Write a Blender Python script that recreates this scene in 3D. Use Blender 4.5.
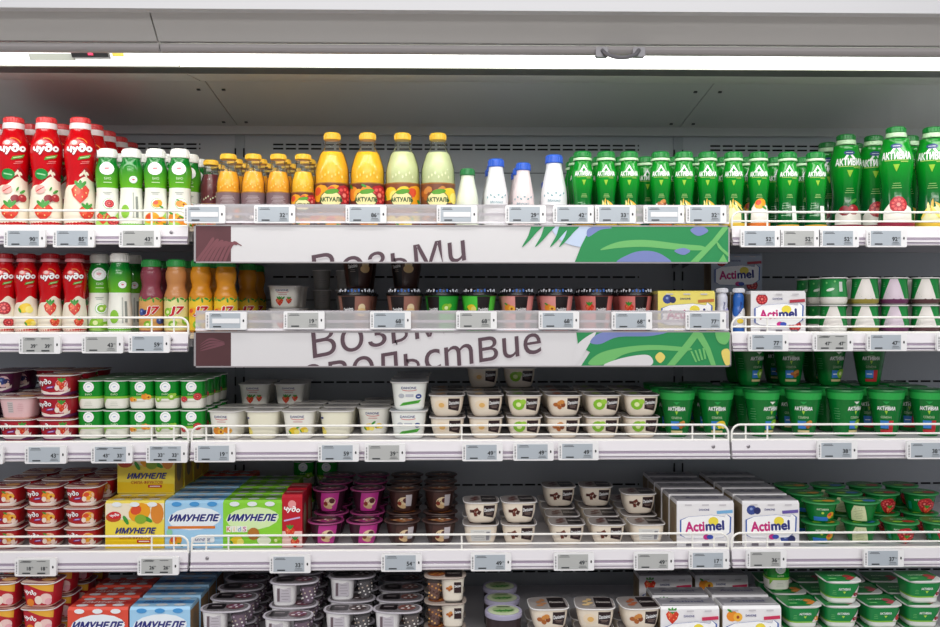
import bpy, math, random, re
from mathutils import Vector, Matrix, geometry
PI = math.pi
rnd = random.Random(7)
sc = bpy.context.scene
COL = sc.collection
for o in list(bpy.data.objects):
    bpy.data.objects.remove(o, do_unlink=True)

# ------------------------------------------------------------------ camera
Z0 = 1.35                      # camera height above the shop floor
YAW = math.radians(1.2)
F = 936.0                      # focal length in pixels of the 940 px wide frame
cam = bpy.data.cameras.new('camera')
cam.lens = 36 * F / 940
cam.sensor_width = 36
cam.shift_y = -8.5 / 940
cam_o = bpy.data.objects.new('camera', cam)
COL.objects.link(cam_o)
cam_o.location = (0, 0, Z0)
cam_o.rotation_euler = (PI / 2, 0, -YAW)
sc.camera = cam_o

def at(px, py, Y):
    """where the photo's pixel lies on the vertical plane at distance Y"""
    dx = (px - 470) / F
    rx = math.sin(YAW) + dx * math.cos(YAW)
    ry = math.cos(YAW) - dx * math.sin(YAW)
    t = Y / ry
    return Vector((rx * t, Y, Z0 + (305 - py) / F * t))

def X(px, Y):
    return at(px, 305, Y).x

# ------------------------------------------------------------------ world, lights, exposure
w = bpy.data.worlds.new('store_air')
sc.world = w
w.use_nodes = True
w.node_tree.nodes['Background'].inputs[0].default_value = (0.86, 0.89, 1.0, 1)
w.node_tree.nodes['Background'].inputs[1].default_value = 0.42

def area(name, loc, sx, sy, power, col, rot=(0, 0, 0)):
    l = bpy.data.lights.new(name, 'AREA')
    l.shape = 'RECTANGLE'; l.size = sx; l.size_y = sy
    l.energy = power; l.color = col
    o = bpy.data.objects.new(name, l)
    COL.objects.link(o)
    o.location = loc; o.rotation_euler = rot
    return o
# shop ceiling lamps over the aisle, plus a farther row added as fill
area('store_lamp', (0, 0.5, 3.3), 5.0, 0.25, 24, (1.0, 0.98, 0.95), (math.radians(28), 0, 0))
area('store_lamp', (0, -1.1, 3.4), 5.0, 0.3, 48, (1.0, 0.98, 0.95), (math.radians(42), 0, 0))
area('store_lamp', (0, -3.4, 3.3), 6.0, 0.4, 120, (1.0, 0.98, 0.95), (math.radians(62), 0, 0))  # added unseen row, low-angled to lighten the shade inside the shelves
# the display case's own strip lamp behind the header
area('case_lamp', (0.35, 2.01, Z0 + 0.545), 3.6, 0.05, 7.2, (1.0, 1.0, 0.96), (math.radians(32), 0, 0))

sc.view_settings.view_transform = 'Standard'
sc.view_settings.look = 'None'
sc.view_settings.exposure = -0.16
sc.view_settings.gamma = 1
sc.view_settings.use_curve_mapping = False

# ------------------------------------------------------------------ materials
_m = {}
def lin(c):
    c /= 255
    return c / 12.92 if c <= 0.04045 else ((c + 0.055) / 1.055) ** 2.4

def M(hexc, rough=0.4, metal=0.0, noise=0.0, spec=0.5, sss=0):
    key = (hexc, rough, metal, noise, spec)
    if key in _m:
        return _m[key]
    m = bpy.data.materials.new('paint_' + hexc)
    m.use_nodes = True
    b = m.node_tree.nodes['Principled BSDF']
    c = [lin(int(hexc[i:i + 2], 16)) for i in (0, 2, 4)] + [1]
    b.inputs['Base Color'].default_value = c
    b.inputs['Roughness'].default_value = rough
    b.inputs['Metallic'].default_value = metal
    b.inputs['Specular IOR Level'].default_value = spec
    if noise:
        nt = m.node_tree
        tc = nt.nodes.new('ShaderNodeTexCoord')
        n = nt.nodes.new('ShaderNodeTexNoise')
        n.inputs['Scale'].default_value = 6
        n.inputs['Detail'].default_value = 5
        mx = nt.nodes.new('ShaderNodeMixRGB')
        mx.blend_type = 'MULTIPLY'
        mx.inputs[0].default_value = noise
        mx.inputs[1].default_value = c
        nt.links.new(tc.outputs['Object'], n.inputs['Vector'])
        nt.links.new(n.outputs['Fac'], mx.inputs[2])
        nt.links.new(mx.outputs[0], b.inputs['Base Color'])
        r = nt.nodes.new('ShaderNodeMapRange')
        r.inputs[3].default_value = max(0.05, rough - 0.08)
        r.inputs[4].default_value = rough + 0.1
        nt.links.new(n.outputs['Fac'], r.inputs[0])
        nt.links.new(r.outputs[0], b.inputs['Roughness'])
    _m[key] = m
    return m

def clear(name, tint, alpha):
    m = bpy.data.materials.new(name)
    m.use_nodes = True
    nt = m.node_tree
    nt.nodes.remove(nt.nodes['Principled BSDF'])
    out = nt.nodes['Material Output']
    t = nt.nodes.new('ShaderNodeBsdfTransparent')
    t.inputs[0].default_value = tint
    g = nt.nodes.new('ShaderNodeBsdfGlossy')
    g.inputs['Roughness'].default_value = 0.08
    d = nt.nodes.new('ShaderNodeBsdfDiffuse')
    d.inputs[0].default_value = (0.85, 0.85, 0.85, 1)
    lw = nt.nodes.new('ShaderNodeLayerWeight')
    lw.inputs[0].default_value = 0.12
    m1 = nt.nodes.new('ShaderNodeMixShader')
    m2 = nt.nodes.new('ShaderNodeMixShader')
    m2.inputs[0].default_value = alpha
    nt.links.new(lw.outputs['Fresnel'], m1.inputs[0])
    nt.links.new(t.outputs[0], m1.inputs[1])
    nt.links.new(g.outputs[0], m1.inputs[2])
    nt.links.new(m1.outputs[0], m2.inputs[1])
    nt.links.new(d.outputs[0], m2.inputs[2])
    nt.links.new(m2.outputs[0], out.inputs['Surface'])
    return m
PET = clear('clear_bottle_plastic', (0.93, 0.95, 0.92, 1), 0.03)
ACRYL = clear('clear_acrylic', (0.9, 0.88, 0.9, 1), 0.30)
CLEARCUP = clear('clear_cup_plastic', (0.92, 0.92, 0.92, 1), 0.08)

def emit(name, col, s):
    m = bpy.data.materials.new(name)
    m.use_nodes = True
    b = m.node_tree.nodes['Principled BSDF']
    b.inputs['Base Color'].default_value = (0.9, 0.9, 0.9, 1)
    b.inputs['Emission Color'].default_value = col
    b.inputs['Emission Strength'].default_value = s
    return m

def grad(c0, c1, z0, z1, rough=0.15):
    """printed sleeve whose own colour runs from c0 at height z0 to c1 at z1"""
    m = bpy.data.materials.new('sleeve_' + c0); m.use_nodes = True
    nt = m.node_tree; b = nt.nodes['Principled BSDF']
    b.inputs['Roughness'].default_value = rough
    tc = nt.nodes.new('ShaderNodeTexCoord'); sp = nt.nodes.new('ShaderNodeSeparateXYZ'); r = nt.nodes.new('ShaderNodeMapRange')
    mx = nt.nodes.new('ShaderNodeMixRGB')
    r.inputs[1].default_value = z0; r.inputs[2].default_value = z1
    for k, c in ((1, c0), (2, c1)):
        mx.inputs[k].default_value = [lin(int(c[i:i + 2], 16)) for i in (0, 2, 4)] + [1]
    nt.links.new(tc.outputs['Object'], sp.inputs[0]); nt.links.new(sp.outputs['Z'], r.inputs[0])
    nt.links.new(r.outputs[0], mx.inputs[0]); nt.links.new(mx.outputs[0], b.inputs['Base Color'])
    return m
def ink(h):  return M(h, 0.32)
def matte(h): return M(h, 0.6)
WHITE = M('f4f2ee', 0.35)
CREAM = M('f3ead6', 0.35)
STEEL_W = M('e6e2e6', 0.42)
WIRE = M('f4f2ec', 0.35)
GREY = M('8f9094', 0.45, 0.0, 0.12)
DARK = M('1b1a1e', 0.6)
FOIL = M('d9d6d8', 0.28, 0.35)

# ------------------------------------------------------------------ mesh tools
class MB:
    def __init__(s):
        s.v = []; s.f = []; s.fm = []; s.m = []
    def mi(s, mat):
        if mat not in s.m:
            s.m.append(mat)
        return s.m.index(mat)
    def add(s, vs, fs, mat):
        n = len(s.v); k = s.mi(mat)
        s.v += [tuple(p) for p in vs]
        s.f += [tuple(i + n for i in f) for f in fs]
        s.fm += [k] * len(fs)
    def box(s, x0, x1, y0, y1, z0, z1, mat):
        vs = [(x, y, z) for z in (z0, z1) for y in (y0, y1) for x in (x0, x1)]
        s.add(vs, [(0, 2, 3, 1), (4, 5, 7, 6), (0, 1, 5, 4), (2, 6, 7, 3), (0, 4, 6, 2), (1, 3, 7, 5)], mat)
    def bevbox(s, x0, x1, y0, y1, z0, z1, r, mat):
        """box whose outline in x/z has rounded corners"""
        pts = []
        for cx, cz, a in ((x1 - r, z1 - r, 0), (x0 + r, z1 - r, 90), (x0 + r, z0 + r, 180), (x1 - r, z0 + r, 270)):
            for k in range(4):
                t = math.radians(a + k * 30)
                pts.append((cx + r * math.cos(t), cz + r * math.sin(t)))
        n = len(pts)
        vs = [(x, y0, z) for x, z in pts] + [(x, y1, z) for x, z in pts]
        fs = [tuple(range(n - 1, -1, -1))[::-1], tuple(range(2 * n - 1, n - 1, -1))]
        fs += [(i, i + n, (i + 1) % n + n, (i + 1) % n) for i in range(n)]
        s.add(vs, fs, mat)
    def prism(s, prof, x0, x1, mat):
        """closed (y, z) outline run along x"""
        n = len(prof)
        vs = [(x0, y, z) for y, z in prof] + [(x1, y, z) for y, z in prof]
        fs = [tuple(range(n)), tuple(range(2 * n - 1, n - 1, -1))]
        fs += [(i, i + n, (i + 1) % n + n, (i + 1) % n) for i in range(n)]
        s.add(vs, fs, mat)
    def tube(s, pts, r, mat, n=8, caps=True):
        pts = [Vector(p) for p in pts]
        base = len(s.v); k = s.mi(mat)
        for i, p in enumerate(pts):
            a = pts[max(i - 1, 0)]; b = pts[min(i + 1, len(pts) - 1)]
            d = (b - a).normalized()
            up = Vector((0, 1, 0)) if abs(d.y) < 0.9 else Vector((0, 0, 1))
            u = d.cross(up).normalized(); v = d.cross(u)
            for j in range(n):
                t = 2 * PI * j / n
                s.v.append(tuple(p + (u * math.cos(t) + v * math.sin(t)) * r))
        for i in range(len(pts) - 1):
            for j in range(n):
                a = base + i * n + j; b = base + i * n + (j + 1) % n
                s.f.append((a, b, b + n, a + n)); s.fm.append(k)
        if caps:
            s.f.append(tuple(base + j for j in range(n))); s.fm.append(k)
            e = base + (len(pts) - 1) * n
            s.f.append(tuple(e + n - 1 - j for j in range(n))); s.fm.append(k)
    def mesh(s, name, smooth=True, ang=38):
        me = bpy.data.meshes.new(name)
        me.from_pydata(s.v, [], s.f)
        for m in s.m:
            me.materials.append(m)
        me.polygons.foreach_set('material_index', s.fm)
        if smooth:
            me.shade_smooth()
            me.set_sharp_from_angle(angle=math.radians(ang))
        me.update()
        return me

class Sec:
    """closed cross-section run by arc length from the front"""
    def __init__(s, n=2.0, ax=1.0, ay=1.0, seg=28):
        N = 720
        raw = []
        for i in range(N + 1):
            a = -PI + 2 * PI * i / N
            sx, cy = math.sin(a), math.cos(a)
            raw.append((math.copysign(abs(sx) ** (2 / n), sx) * ax, -math.copysign(abs(cy) ** (2 / n), cy) * ay))
        L = [0]
        for i in range(N):
            L.append(L[-1] + math.dist(raw[i], raw[i + 1]))
        s.L = L[-1]; s.raw = raw; s.cum = L; s.N = N; s.seg = seg
    def at(s, u):
        t = (u + s.L / 2) % s.L
        lo, hi = 0, s.N
        while hi - lo > 1:
            m = (lo + hi) // 2
            if s.cum[m] <= t: lo = m
            else: hi = m
        d = s.cum[hi] - s.cum[lo] or 1
        k = (t - s.cum[lo]) / d
        (x0, y0), (x1, y1) = s.raw[lo], s.raw[hi]
        e0, e1 = s.raw[max(lo - 4, 0)], s.raw[min(hi + 4, s.N)]
        tx, ty = e1[0] - e0[0], e1[1] - e0[1]
        l = math.hypot(tx, ty) or 1
        return x0 + (x1 - x0) * k, y0 + (y1 - y0) * k, ty / l, -tx / l
ROUND = Sec(2, seg=28)
SQ = Sec(4.2, seg=32)
SQS = Sec(3.4, seg=32)
OVAL = Sec(2.6, 1.0, 0.62, seg=32)

def lathe(mb, sec, prof, mat, top=True, bottom=True, cx=0.0, cy=0.0, n=None):
    """prof: [(z, r)] or [(z, r, material of the band above)]"""
    n = n or sec.seg
    ring = [sec.at(-sec.L / 2 + sec.L * j / n)[:2] for j in range(n)]
    rings = []
    for p in prof:
        z, r = p[0], p[1]
        rings.append([(cx + x * r, cy + y * r, z) for x, y in ring])
    cur = mat
    for i in range(len(prof) - 1):
        if len(prof[i]) > 2: cur = prof[i][2]
        vs = rings[i] + rings[i + 1]
        mb.add(vs, [(j, (j + 1) % n, (j + 1) % n + n, j + n) for j in range(n)], cur)
    if bottom: mb.add(rings[0], [tuple(range(n - 1, -1, -1))], prof[0][2] if len(prof[0]) > 2 else mat)
    if top: mb.add(rings[-1], [tuple(range(n))], cur)

def smooth_prof(pts, k=4):
    """Catmull-Rom through (z, r) points"""
    out = []
    P = [pts[0]] + list(pts) + [pts[-1]]
    for i in range(1, len(P) - 2):
        p0, p1, p2, p3 = P[i - 1], P[i], P[i + 1], P[i + 2]
        for j in range(k):
            t = j / k
            out.append(tuple(0.5 * (2 * p1[a] + (p2[a] - p0[a]) * t + (2 * p0[a] - 5 * p1[a] + 4 * p2[a] - p3[a]) * t * t
                             + (-p0[a] + 3 * p1[a] - 3 * p2[a] + p3[a]) * t ** 3) for a in (0, 1)))
    out.append(tuple(pts[-1]))
    return out

class Around:
    """print wrapped round a lathed body"""
    def __init__(s, sec, prof):
        s.sec = sec; s.prof = [(p[0], p[1]) for p in prof]
    def r(s, z):
        P = s.prof
        if z <= P[0][0]: return P[0][1]
        for a, b in zip(P, P[1:]):
            if z <= b[0]:
                return a[1] + (b[1] - a[1]) * (z - a[0]) / ((b[0] - a[0]) or 1)
        return P[-1][1]
    def map(s, u, v, off, rr):
        x, y, nx, ny = s.sec.at(u / rr)
        r = s.r(v)
        return (x * r + nx * off, y * r + ny * off, v)
    def ref(s, v): return s.r(v)

class Flat:
    """print on a plane: 'front' faces the shopper, 'top' faces up, 'left' / 'right' face sideways"""
    def __init__(s, kind, d): s.k = kind; s.d = d
    def map(s, u, v, off, rr):
        if s.k == 'front': return (u, s.d - off, v)
        if s.k == 'top': return (u, v, s.d + off)
        if s.k == 'left': return (s.d - off, -u, v)
        return (s.d + off, u, v)
    def ref(s, v): return 1

_txt = {}
def text_tris(t, bold, shear):
    key = (t, bold, shear)
    if key not in _txt:
        c = bpy.data.curves.new('t', 'FONT')
        c.body = t; c.size = 1; c.resolution_u = 4; c.offset = bold; c.shear = shear
        c.align_x = 'CENTER'
        o = bpy.data.objects.new('t', c)
        me = bpy.data.meshes.new_from_object(o)
        me.calc_loop_triangles()
        vs = [(v.co.x, v.co.y) for v in me.vertices]
        ts = [tuple(l.vertices) for l in me.loop_triangles]
        bpy.data.objects.remove(o); bpy.data.curves.remove(c); bpy.data.meshes.remove(me)
        if not vs:
            vs, ts = [(0, 0), (1, 0), (0, 1)], []
        xs = [v[0] for v in vs]; ys = [v[1] for v in vs]
        cx, cy = (min(xs) + max(xs)) / 2, (min(ys) + max(ys)) / 2
        vs = [(x - cx, y - cy) for x, y in vs]
        _txt[key] = (vs, ts, max(xs) - min(xs), max(ys) - min(ys))
    return _txt[key]

class Print:
    def __init__(s, surf, mb=None, base=0.0004, step=0.00013, maxe=0.007):
        s.s = surf; s.mb = mb or MB(); s.off = base; s.step = step; s.maxe = maxe; s.rr = None; s.clip = None
    def put(s, vs, ts, mat, sub=True):
        rr = s.rr or s.s.ref(sum(v[1] for v in vs) / len(vs))
        if sub:
            for _ in range(4):
                big = 0
                for t in ts:
                    for a, b in ((0, 1), (1, 2), (2, 0)):
                        big = max(big, math.dist(vs[t[a]], vs[t[b]]))
                if big <= s.maxe: break
                vs = list(vs); mid = {}; nt = []
                def mp(a, b):
                    k = (min(a, b), max(a, b))
                    if k not in mid:
                        mid[k] = len(vs)
                        vs.append(((vs[a][0] + vs[b][0]) / 2, (vs[a][1] + vs[b][1]) / 2))
                    return mid[k]
                for a, b, c in ts:
                    ab, bc, ca = mp(a, b), mp(b, c), mp(c, a)
                    nt += [(a, ab, ca), (ab, b, bc), (ca, bc, c), (ab, bc, ca)]
                ts = nt
        s.mb.add([s.s.map(u, v, s.off, rr) for u, v in vs], ts, mat)
        s.off += s.step
        return s
    def ell(s, cx, cy, rx, ry, mat, rot=0, n=14, sub=True):
        c, q = math.cos(math.radians(rot)), math.sin(math.radians(rot))
        vs = [(cx, cy)]
        for i in range(n):
            t = 2 * PI * i / n
            x, y = rx * math.cos(t), ry * math.sin(t)
            vs.append((cx + x * c - y * q, cy + x * q + y * c))
        return s.put(vs, [(0, i + 1, (i + 1) % n + 1) for i in range(n)], mat, sub)
    def poly(s, pts, mat, sub=True):
        tr = geometry.tessellate_polygon([[Vector((x, y, 0)) for x, y in pts]])
        ts = []
        for t in tr:
            a, b, c = (pts[i] for i in t)
            ar = (b[0] - a[0]) * (c[1] - a[1]) - (c[0] - a[0]) * (b[1] - a[1])
            ts.append(t if ar > 0 else (t[0], t[2], t[1]))
        return s.put(list(pts), ts, mat, sub)
    def rect(s, cx, cy, w, h, mat, rot=0):
        c, q = math.cos(math.radians(rot)), math.sin(math.radians(rot))
        p = [(cx + x * c - y * q, cy + x * q + y * c) for x, y in ((-w / 2, -h / 2), (w / 2, -h / 2), (w / 2, h / 2), (-w / 2, h / 2))]
        return s.put(p, [(0, 1, 2), (0, 2, 3)], mat)
    def rrect(s, cx, cy, w, h, r, mat):
        p = []
        for x, y, a in ((w / 2 - r, h / 2 - r, 0), (-w / 2 + r, h / 2 - r, 90), (-w / 2 + r, -h / 2 + r, 180), (w / 2 - r, -h / 2 + r, 270)):
            for k in range(4):
                t = math.radians(a + 30 * k)
                p.append((cx + x + r * math.cos(t), cy + y + r * math.sin(t)))
        return s.poly(p, mat)
    def text(s, t, cx, cy, h, mat, rot=0, shear=0.0, bold=0.0, w=None):
        vs, ts, tw, th = text_tris(t, 0.0, shear)
        if bold:
            d = bold * 0.9; n = len(vs)
            sh = ((-d, 0), (d, 0), (0, d), (0, -d))
            tw += 2 * d; th += 2 * d
        ky = h / (th or 1); kx = (w / tw) if w else ky
        c, q = math.cos(math.radians(rot)), math.sin(math.radians(rot))
        old = s.step
        for a, b in (sh if bold else ((0, 0),)):
            if bold: s.step = old / 4          # each pass of the heavier stroke gets its own thin layer
            s.put([(cx + (x + a) * kx * c - (y + b) * ky * q, cy + (x + a) * kx * q + (y + b) * ky * c) for x, y in vs], ts, mat)
        s.step = old
        return s
    def band(s, lo, hi, mat, u0=None, u1=None, n=40, rows=10):
        """strip between two curves of u, by default all the way round"""
        rr = s.rr or s.s.ref((lo(0) + hi(0)) / 2)
        if u0 is None:
            u0, u1 = -s.s.sec.L * rr / 2, s.s.sec.L * rr / 2
        vs = []
        for j in range(rows + 1):
            for i in range(n + 1):
                u = u0 + (u1 - u0) * i / n
                vs.append((u, lo(u) + (hi(u) - lo(u)) * j / rows))
        fs = [(j * (n + 1) + i, j * (n + 1) + i + 1, (j + 1) * (n + 1) + i + 1, (j + 1) * (n + 1) + i) for j in range(rows) for i in range(n)]
        s.mb.add([s.s.map(u, v, s.off, rr) for u, v in vs], fs, mat)
        s.off += s.step
        return s
    def lines(s, cx, cy, w, n, dy, mat, th=0.0008):
        for i in range(n):
            s.rect(cx, cy - i * dy, w * (0.7 + 0.3 * ((i * 7) % 3) / 2), th, mat)
        return s
    # -- pictures printed on the packs
    def leaf(s, cx, cy, r, rot, mat=None):
        return s.ell(cx, cy, r, r * 0.38, mat or ink('3f9a35'), rot, 8)
    def berry(s, cx, cy, r, kind='strawberry'):
        if kind == 'strawberry':
            p = [(cx, cy - r), (cx + r * .62, cy - r * .35), (cx + r * .85, cy + r * .3), (cx + r * .5, cy + r * .7), (cx - r * .5, cy + r * .7), (cx - r * .85, cy + r * .3), (cx - r * .62, cy - r * .35)]
            s.poly(p, ink('d93a24'))
            s.ell(cx - r * .3, cy + r * .2, r * .3, r * .4, ink('ee6a48'), 20, 8)
            for a in (-40, 0, 40): s.leaf(cx + r * .4 * math.sin(math.radians(a)), cy + r * .75, r * .45, 90 - a)
            for i in range(5): s.ell(cx + r * .5 * math.cos(i * 1.26), cy + r * .4 * math.sin(i * 1.26), r * .06, r * .09, ink('f6d68a'), 0, 5)
        elif kind == 'cherry':
            s.ell(cx - r * .5, cy - r * .2, r * .6, r * .55, ink('8c1524'), 0, 10)
            s.ell(cx + r * .45, cy - r * .1, r * .6, r * .55, ink('a81c28'), 0, 10)
            s.ell(cx + r * .3, cy + r * .1, r * .15, r * .12, ink('e88a86'), 0, 6)
            s.leaf(cx + r * .5, cy + r * .8, r * .5, 30)
        elif kind == 'peach':
            s.ell(cx - r * .3, cy, r * .75, r * .72, ink('f0922c'), 0, 12)
            s.ell(cx + r * .45, cy - r * .15, r * .6, r * .58, ink('f6b840'), 0, 12)
            s.ell(cx + r * .45, cy - r * .15, r * .2, r * .22, ink('9c3c1c'), 0, 8)
            s.leaf(cx - r * .6, cy + r * .7, r * .4, 150)
        elif kind == 'mango':
            s.ell(cx, cy, r, r * .8, ink('f2a51e'), 25, 12)
            s.ell(cx - r * .3, cy + r * .2, r * .5, r * .4, ink('e0502c'), 25, 10)
            s.leaf(cx + r * .7, cy - r * .6, r * .5, -30)
        elif kind == 'lemon':
            s.ell(cx - r * .2, cy, r * .9, r * .62, ink('f4cf2c'), 20, 12)
            s.ell(cx + r * .4, cy - r * .2, r * .5, r * .48, ink('f9e878'), 0, 12)
            s.leaf(cx - r * .8, cy - r * .3, r * .4, 120)
        elif kind == 'pom':
            s.ell(cx, cy, r * .9, r * .85, ink('b3202e'), 0, 12)
            for i in range(9): s.ell(cx + r * .55 * math.cos(i * .7), cy + r * .5 * math.sin(i * .7), r * .17, r * .15, ink('ee5a58'), 0, 6)
            s.ell(cx, cy, r * .2, r * .2, ink('f08a80'), 0, 6)
        elif kind == 'blueberry':
            s.ell(cx - r * .3, cy, r * .7, r * .68, ink('3c4f96'), 0, 12)
            s.ell(cx + r * .5, cy - r * .1, r * .5, r * .5, ink('2a2f66'), 0, 12)
            s.ell(cx - r * .35, cy + r * .15, r * .22, r * .2, ink('8ca0d2'), 0, 8)
        elif kind == 'grain':
            for i in range(7):
                a = 60 + i * 12 + (i % 2) * 25
                s.ell(cx + r * (.28 * (i - 3)), cy + r * .25 * ((i % 3) - 1), r * .75, r * .13, ink(('f6dc62', 'fbf0a0', 'e8b63c')[i % 3]), a, 8)
        elif kind == 'nuts':
            for i, (x, y) in enumerate(((-.5, 0), (0, .25), (.45, -.05), (-.05, -.35), (.3, .4))):
                s.ell(cx + r * x, cy + r * y, r * .36, r * .3, ink(('b0642a', 'd18a42', '8e4a20')[i % 3]), i * 40, 9)
        elif kind == 'choc':
            for i, (x, y) in enumerate(((-.5, .1), (.05, .3), (.4, -.1), (-.1, -.35))):
                s.rect(cx + r * x, cy + r * y, r * .6, r * .42, ink(('4a1c14', '6a2c1e')[i % 2]), i * 33)
        elif kind == 'kiwi':
            s.ell(cx, cy, r * .8, r * .8, ink('86c02c'), 0, 12)
            s.ell(cx, cy, r * .35, r * .35, ink('e8f2b0'), 0, 10)
            s.ell(cx + r * .6, cy + r * .4, r * .4, r * .4, ink('a2d044'), 0, 10)
        elif kind == 'egg':
            s.ell(cx, cy, r * .8, r * .7, ink('efdcc0'), 0, 12)
            s.ell(cx + r * .1, cy - r * .05, r * .4, r * .36, ink('e6b66a'), 0, 10)
        return s
    def mesh(s, name): return s.mb.mesh(name, True, 60)

# ------------------------------------------------------------------ object tools
def link(name, me, parent=None, label=None):
    o = bpy.data.objects.new(name, me)
    COL.objects.link(o)
    if parent is not None: o.parent = parent
    if label: o['label'] = label
    return o

def thing(name, label, cat, loc=(0, 0, 0), rz=0.0, group=None):
    o = bpy.data.objects.new(name, None)
    COL.objects.link(o)
    o.empty_display_size = 0.02
    o.location = loc; o.rotation_euler = (0, 0, rz)
    o['label'] = label; o['category'] = cat
    if group: o['group'] = group
    return o

PROTO = {}
class Proto:
    def __init__(s, key, name, cat):
        s.name = name; s.cat = cat; s.parts = []
        PROTO[key] = s
    def part(s, name, me, label=None, subs=()):
        p = bpy.data.objects.new(name, me)          # a source kept out of the scene; every copy is linked
        if label: p['label'] = label
        sub = []
        for n2, m2 in subs:
            sub.append(bpy.data.objects.new(n2, m2))
        s.parts.append((p, sub))
        return s

LABELS = []
ALLLAB = []
_spun = {}
def spun(me, deg):
    """the same wrapped label, turned about the bottle's axis"""
    k = (me.name, deg)
    if k not in _spun:
        m2 = me.copy(); m2.transform(Matrix.Rotation(math.radians(deg), 4, 'Z')); _spun[k] = m2
    return _spun[k]
def place(key, x, y, z, label, group=None, rz=0.0, spin=None):
    P = PROTO[key]
    root = thing(P.name, label, P.cat, (x, y, z), rz, group)
    LABELS.append((label, root))
    for src, subs in P.parts:
        c = src.copy(); c.parent = root
        if spin is not None and src.name.split('.')[0] == 'label': c.data = spun(src.data, spin)
        COL.objects.link(c)
        for q in subs:
            d = q.copy(); d.parent = c
            COL.objects.link(d)
    return root

# ------------------------------------------------------------------ the setting and the display case
YF, YB = 2.17, 2.68            # shelf front plane, inner back wall
XL = X(190, YF); XR = X(730, YF)          # seams between the bays
BAY = XR - XL
XS = [XL - BAY, XL, XR, XR + BAY]
ZS = {1: Z0 + 0.181, 2: Z0 - 0.065, 3: Z0 - 0.315, 4: Z0 - 0.568, 5: Z0 - 0.80}

mb = MB(); mb.box(-6, 6, -6, 4.5, -0.05, 0, M('b9b2a8', 0.35, 0, 0.3))
fl = link('floor', mb.mesh('floor', False)); fl['kind'] = 'structure'

case = thing('refrigerated_display_case', 'long grey open-fronted refrigerated display case with a lit header', 'display case', (0, YB, 0))
def cpart(name, mb, label=None, smooth=True, parent=None):
    me = mb.mesh(name, smooth)
    o = link(name, me, parent or case, label)
    if parent is None: o.location = (0, -YB, 0)
    return o

def zat(py, Y): return Z0 + (305 - py) / F * Y
WALLG = M('c0c6ca', 0.38, 0.0, 0.1)
# back panels with rows of air slots (real openings onto the dark air duct behind)
def back_panel(x0, x1, wins):
    mb = MB()
    z_low, z_top = 0.35, Z0 + 0.55
    rows = [zat(147.0, YB) - 0.0055 + 0.011, zat(147.0, YB) - 0.0065, zat(277, YB), zat(382, YB), zat(485, YB), zat(572, YB)]
    rows = sorted(rows)
    z = z_low; hh = 0.0026
    for r in rows:
        mb.box(x0, x1, YB, YB + 0.002, z, r - hh, WALLG)
        a, b = wins
        mb.box(x0, a, YB, YB + 0.002, r - hh, r + hh, WALLG)
        mb.box(b, x1, YB, YB + 0.002, r - hh, r + hh, WALLG)
        x = a
        while x < b - 0.002:
            mb.box(x, min(x + 0.0065, b), YB, YB + 0.002, r - hh, r + hh, WALLG)
            x += 0.036
        z = r + hh
    mb.box(x0, x1, YB, YB + 0.002, z, z_top, WALLG)
    # pressed seams
    for py in (173, 300, 405, 505):
        zz = zat(py, YB)
        mb.box(x0, x1, YB - 0.0015, YB + 0.001, zz - 0.0012, zz + 0.0012, M('5e6568', 0.5))
    return cpart('back_panel', mb, smooth=False)
xu = [X(240, YB) - (X(678, YB) - X(240, YB)), X(240, YB), X(678, YB), X(678, YB) + (X(678, YB) - X(240, YB))]
for i in range(3):
    a, b = xu[i] + 0.012, xu[i + 1] - 0.012
    back_panel(a, b, (a + 0.075, b - 0.1))
mb = MB(); mb.box(xu[0] - 0.1, xu[3] + 0.1, YB + 0.03, YB + 0.05, 0.3, Z0 + 0.7, matte('0c0d0f'))
cpart('air_duct', mb, smooth=False)
for x in xu:
    mb = MB()
    mb.box(x - 0.014, x + 0.014, YB - 0.004, YB + 0.012, 0.35, Z0 + 0.52, M('a9b0b4', 0.4))
    z = 0.42
    while z < Z0 + 0.47:
        for s in (-1, 1):
            mb.box(x + s * 0.012 - 0.0022, x + s * 0.012 + 0.0022, YB - 0.0055, YB - 0.003, z, z + 0.026, matte('101113'))
        z += 0.05
    cpart('upright', mb, smooth=False)

# sloping canopy inside, its step and the header in front
CAN = M('d4d5d0', 0.38, 0.35)
CANL = M('d6d6d0', 0.4, 0.2)
seams = [XS[0], XS[1], XS[2], XS[3]]
for i in range(3):
    x0, x1 = seams[i] + 0.0012, seams[i + 1] - 0.0012
    mb = MB()
    mb.prism([(2.30, Z0 + 0.548), (2.655, Z0 + 0.506), (2.655, Z0 + 0.515), (2.30, Z0 + 0.557)], x0, x1, CAN)
    for sx in (x0 + 0.03, x1 - 0.03):
        for yy in (2.36, 2.62):
            zc = Z0 + 0.548 - (yy - 2.30) * 0.118
            mb.box(sx - 0.004, sx + 0.004, yy - 0.004, yy + 0.004, zc - 0.003, zc + 0.002, M('3a3c3e', 0.5))
    cpart('canopy_panel', mb, smooth=False)
mb = MB()
mb.prism([(2.085, Z0 + 0.5265), (2.17, Z0 + 0.533), (2.17, Z0 + 0.54), (2.085, Z0 + 0.535)], XS[0], XS[3], M('55564a', 0.3, 0.5))  # dark olive reflection put into this strip's base colour
cpart('light_housing', mb, smooth=False)
mb = MB()
mb.prism([(2.172, Z0 + 0.5335), (2.302, Z0 + 0.5475), (2.302, Z0 + 0.557), (2.172, Z0 + 0.545)], XS[0], XS[1] - 0.012, CANL)
mb.prism([(2.172, Z0 + 0.5335), (2.302, Z0 + 0.5475), (2.302, Z0 + 0.557), (2.172, Z0 + 0.545)], XS[1] - 0.008, XS[3], CANL)
cpart('canopy_lip', mb, smooth=False)
mb = MB()
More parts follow.
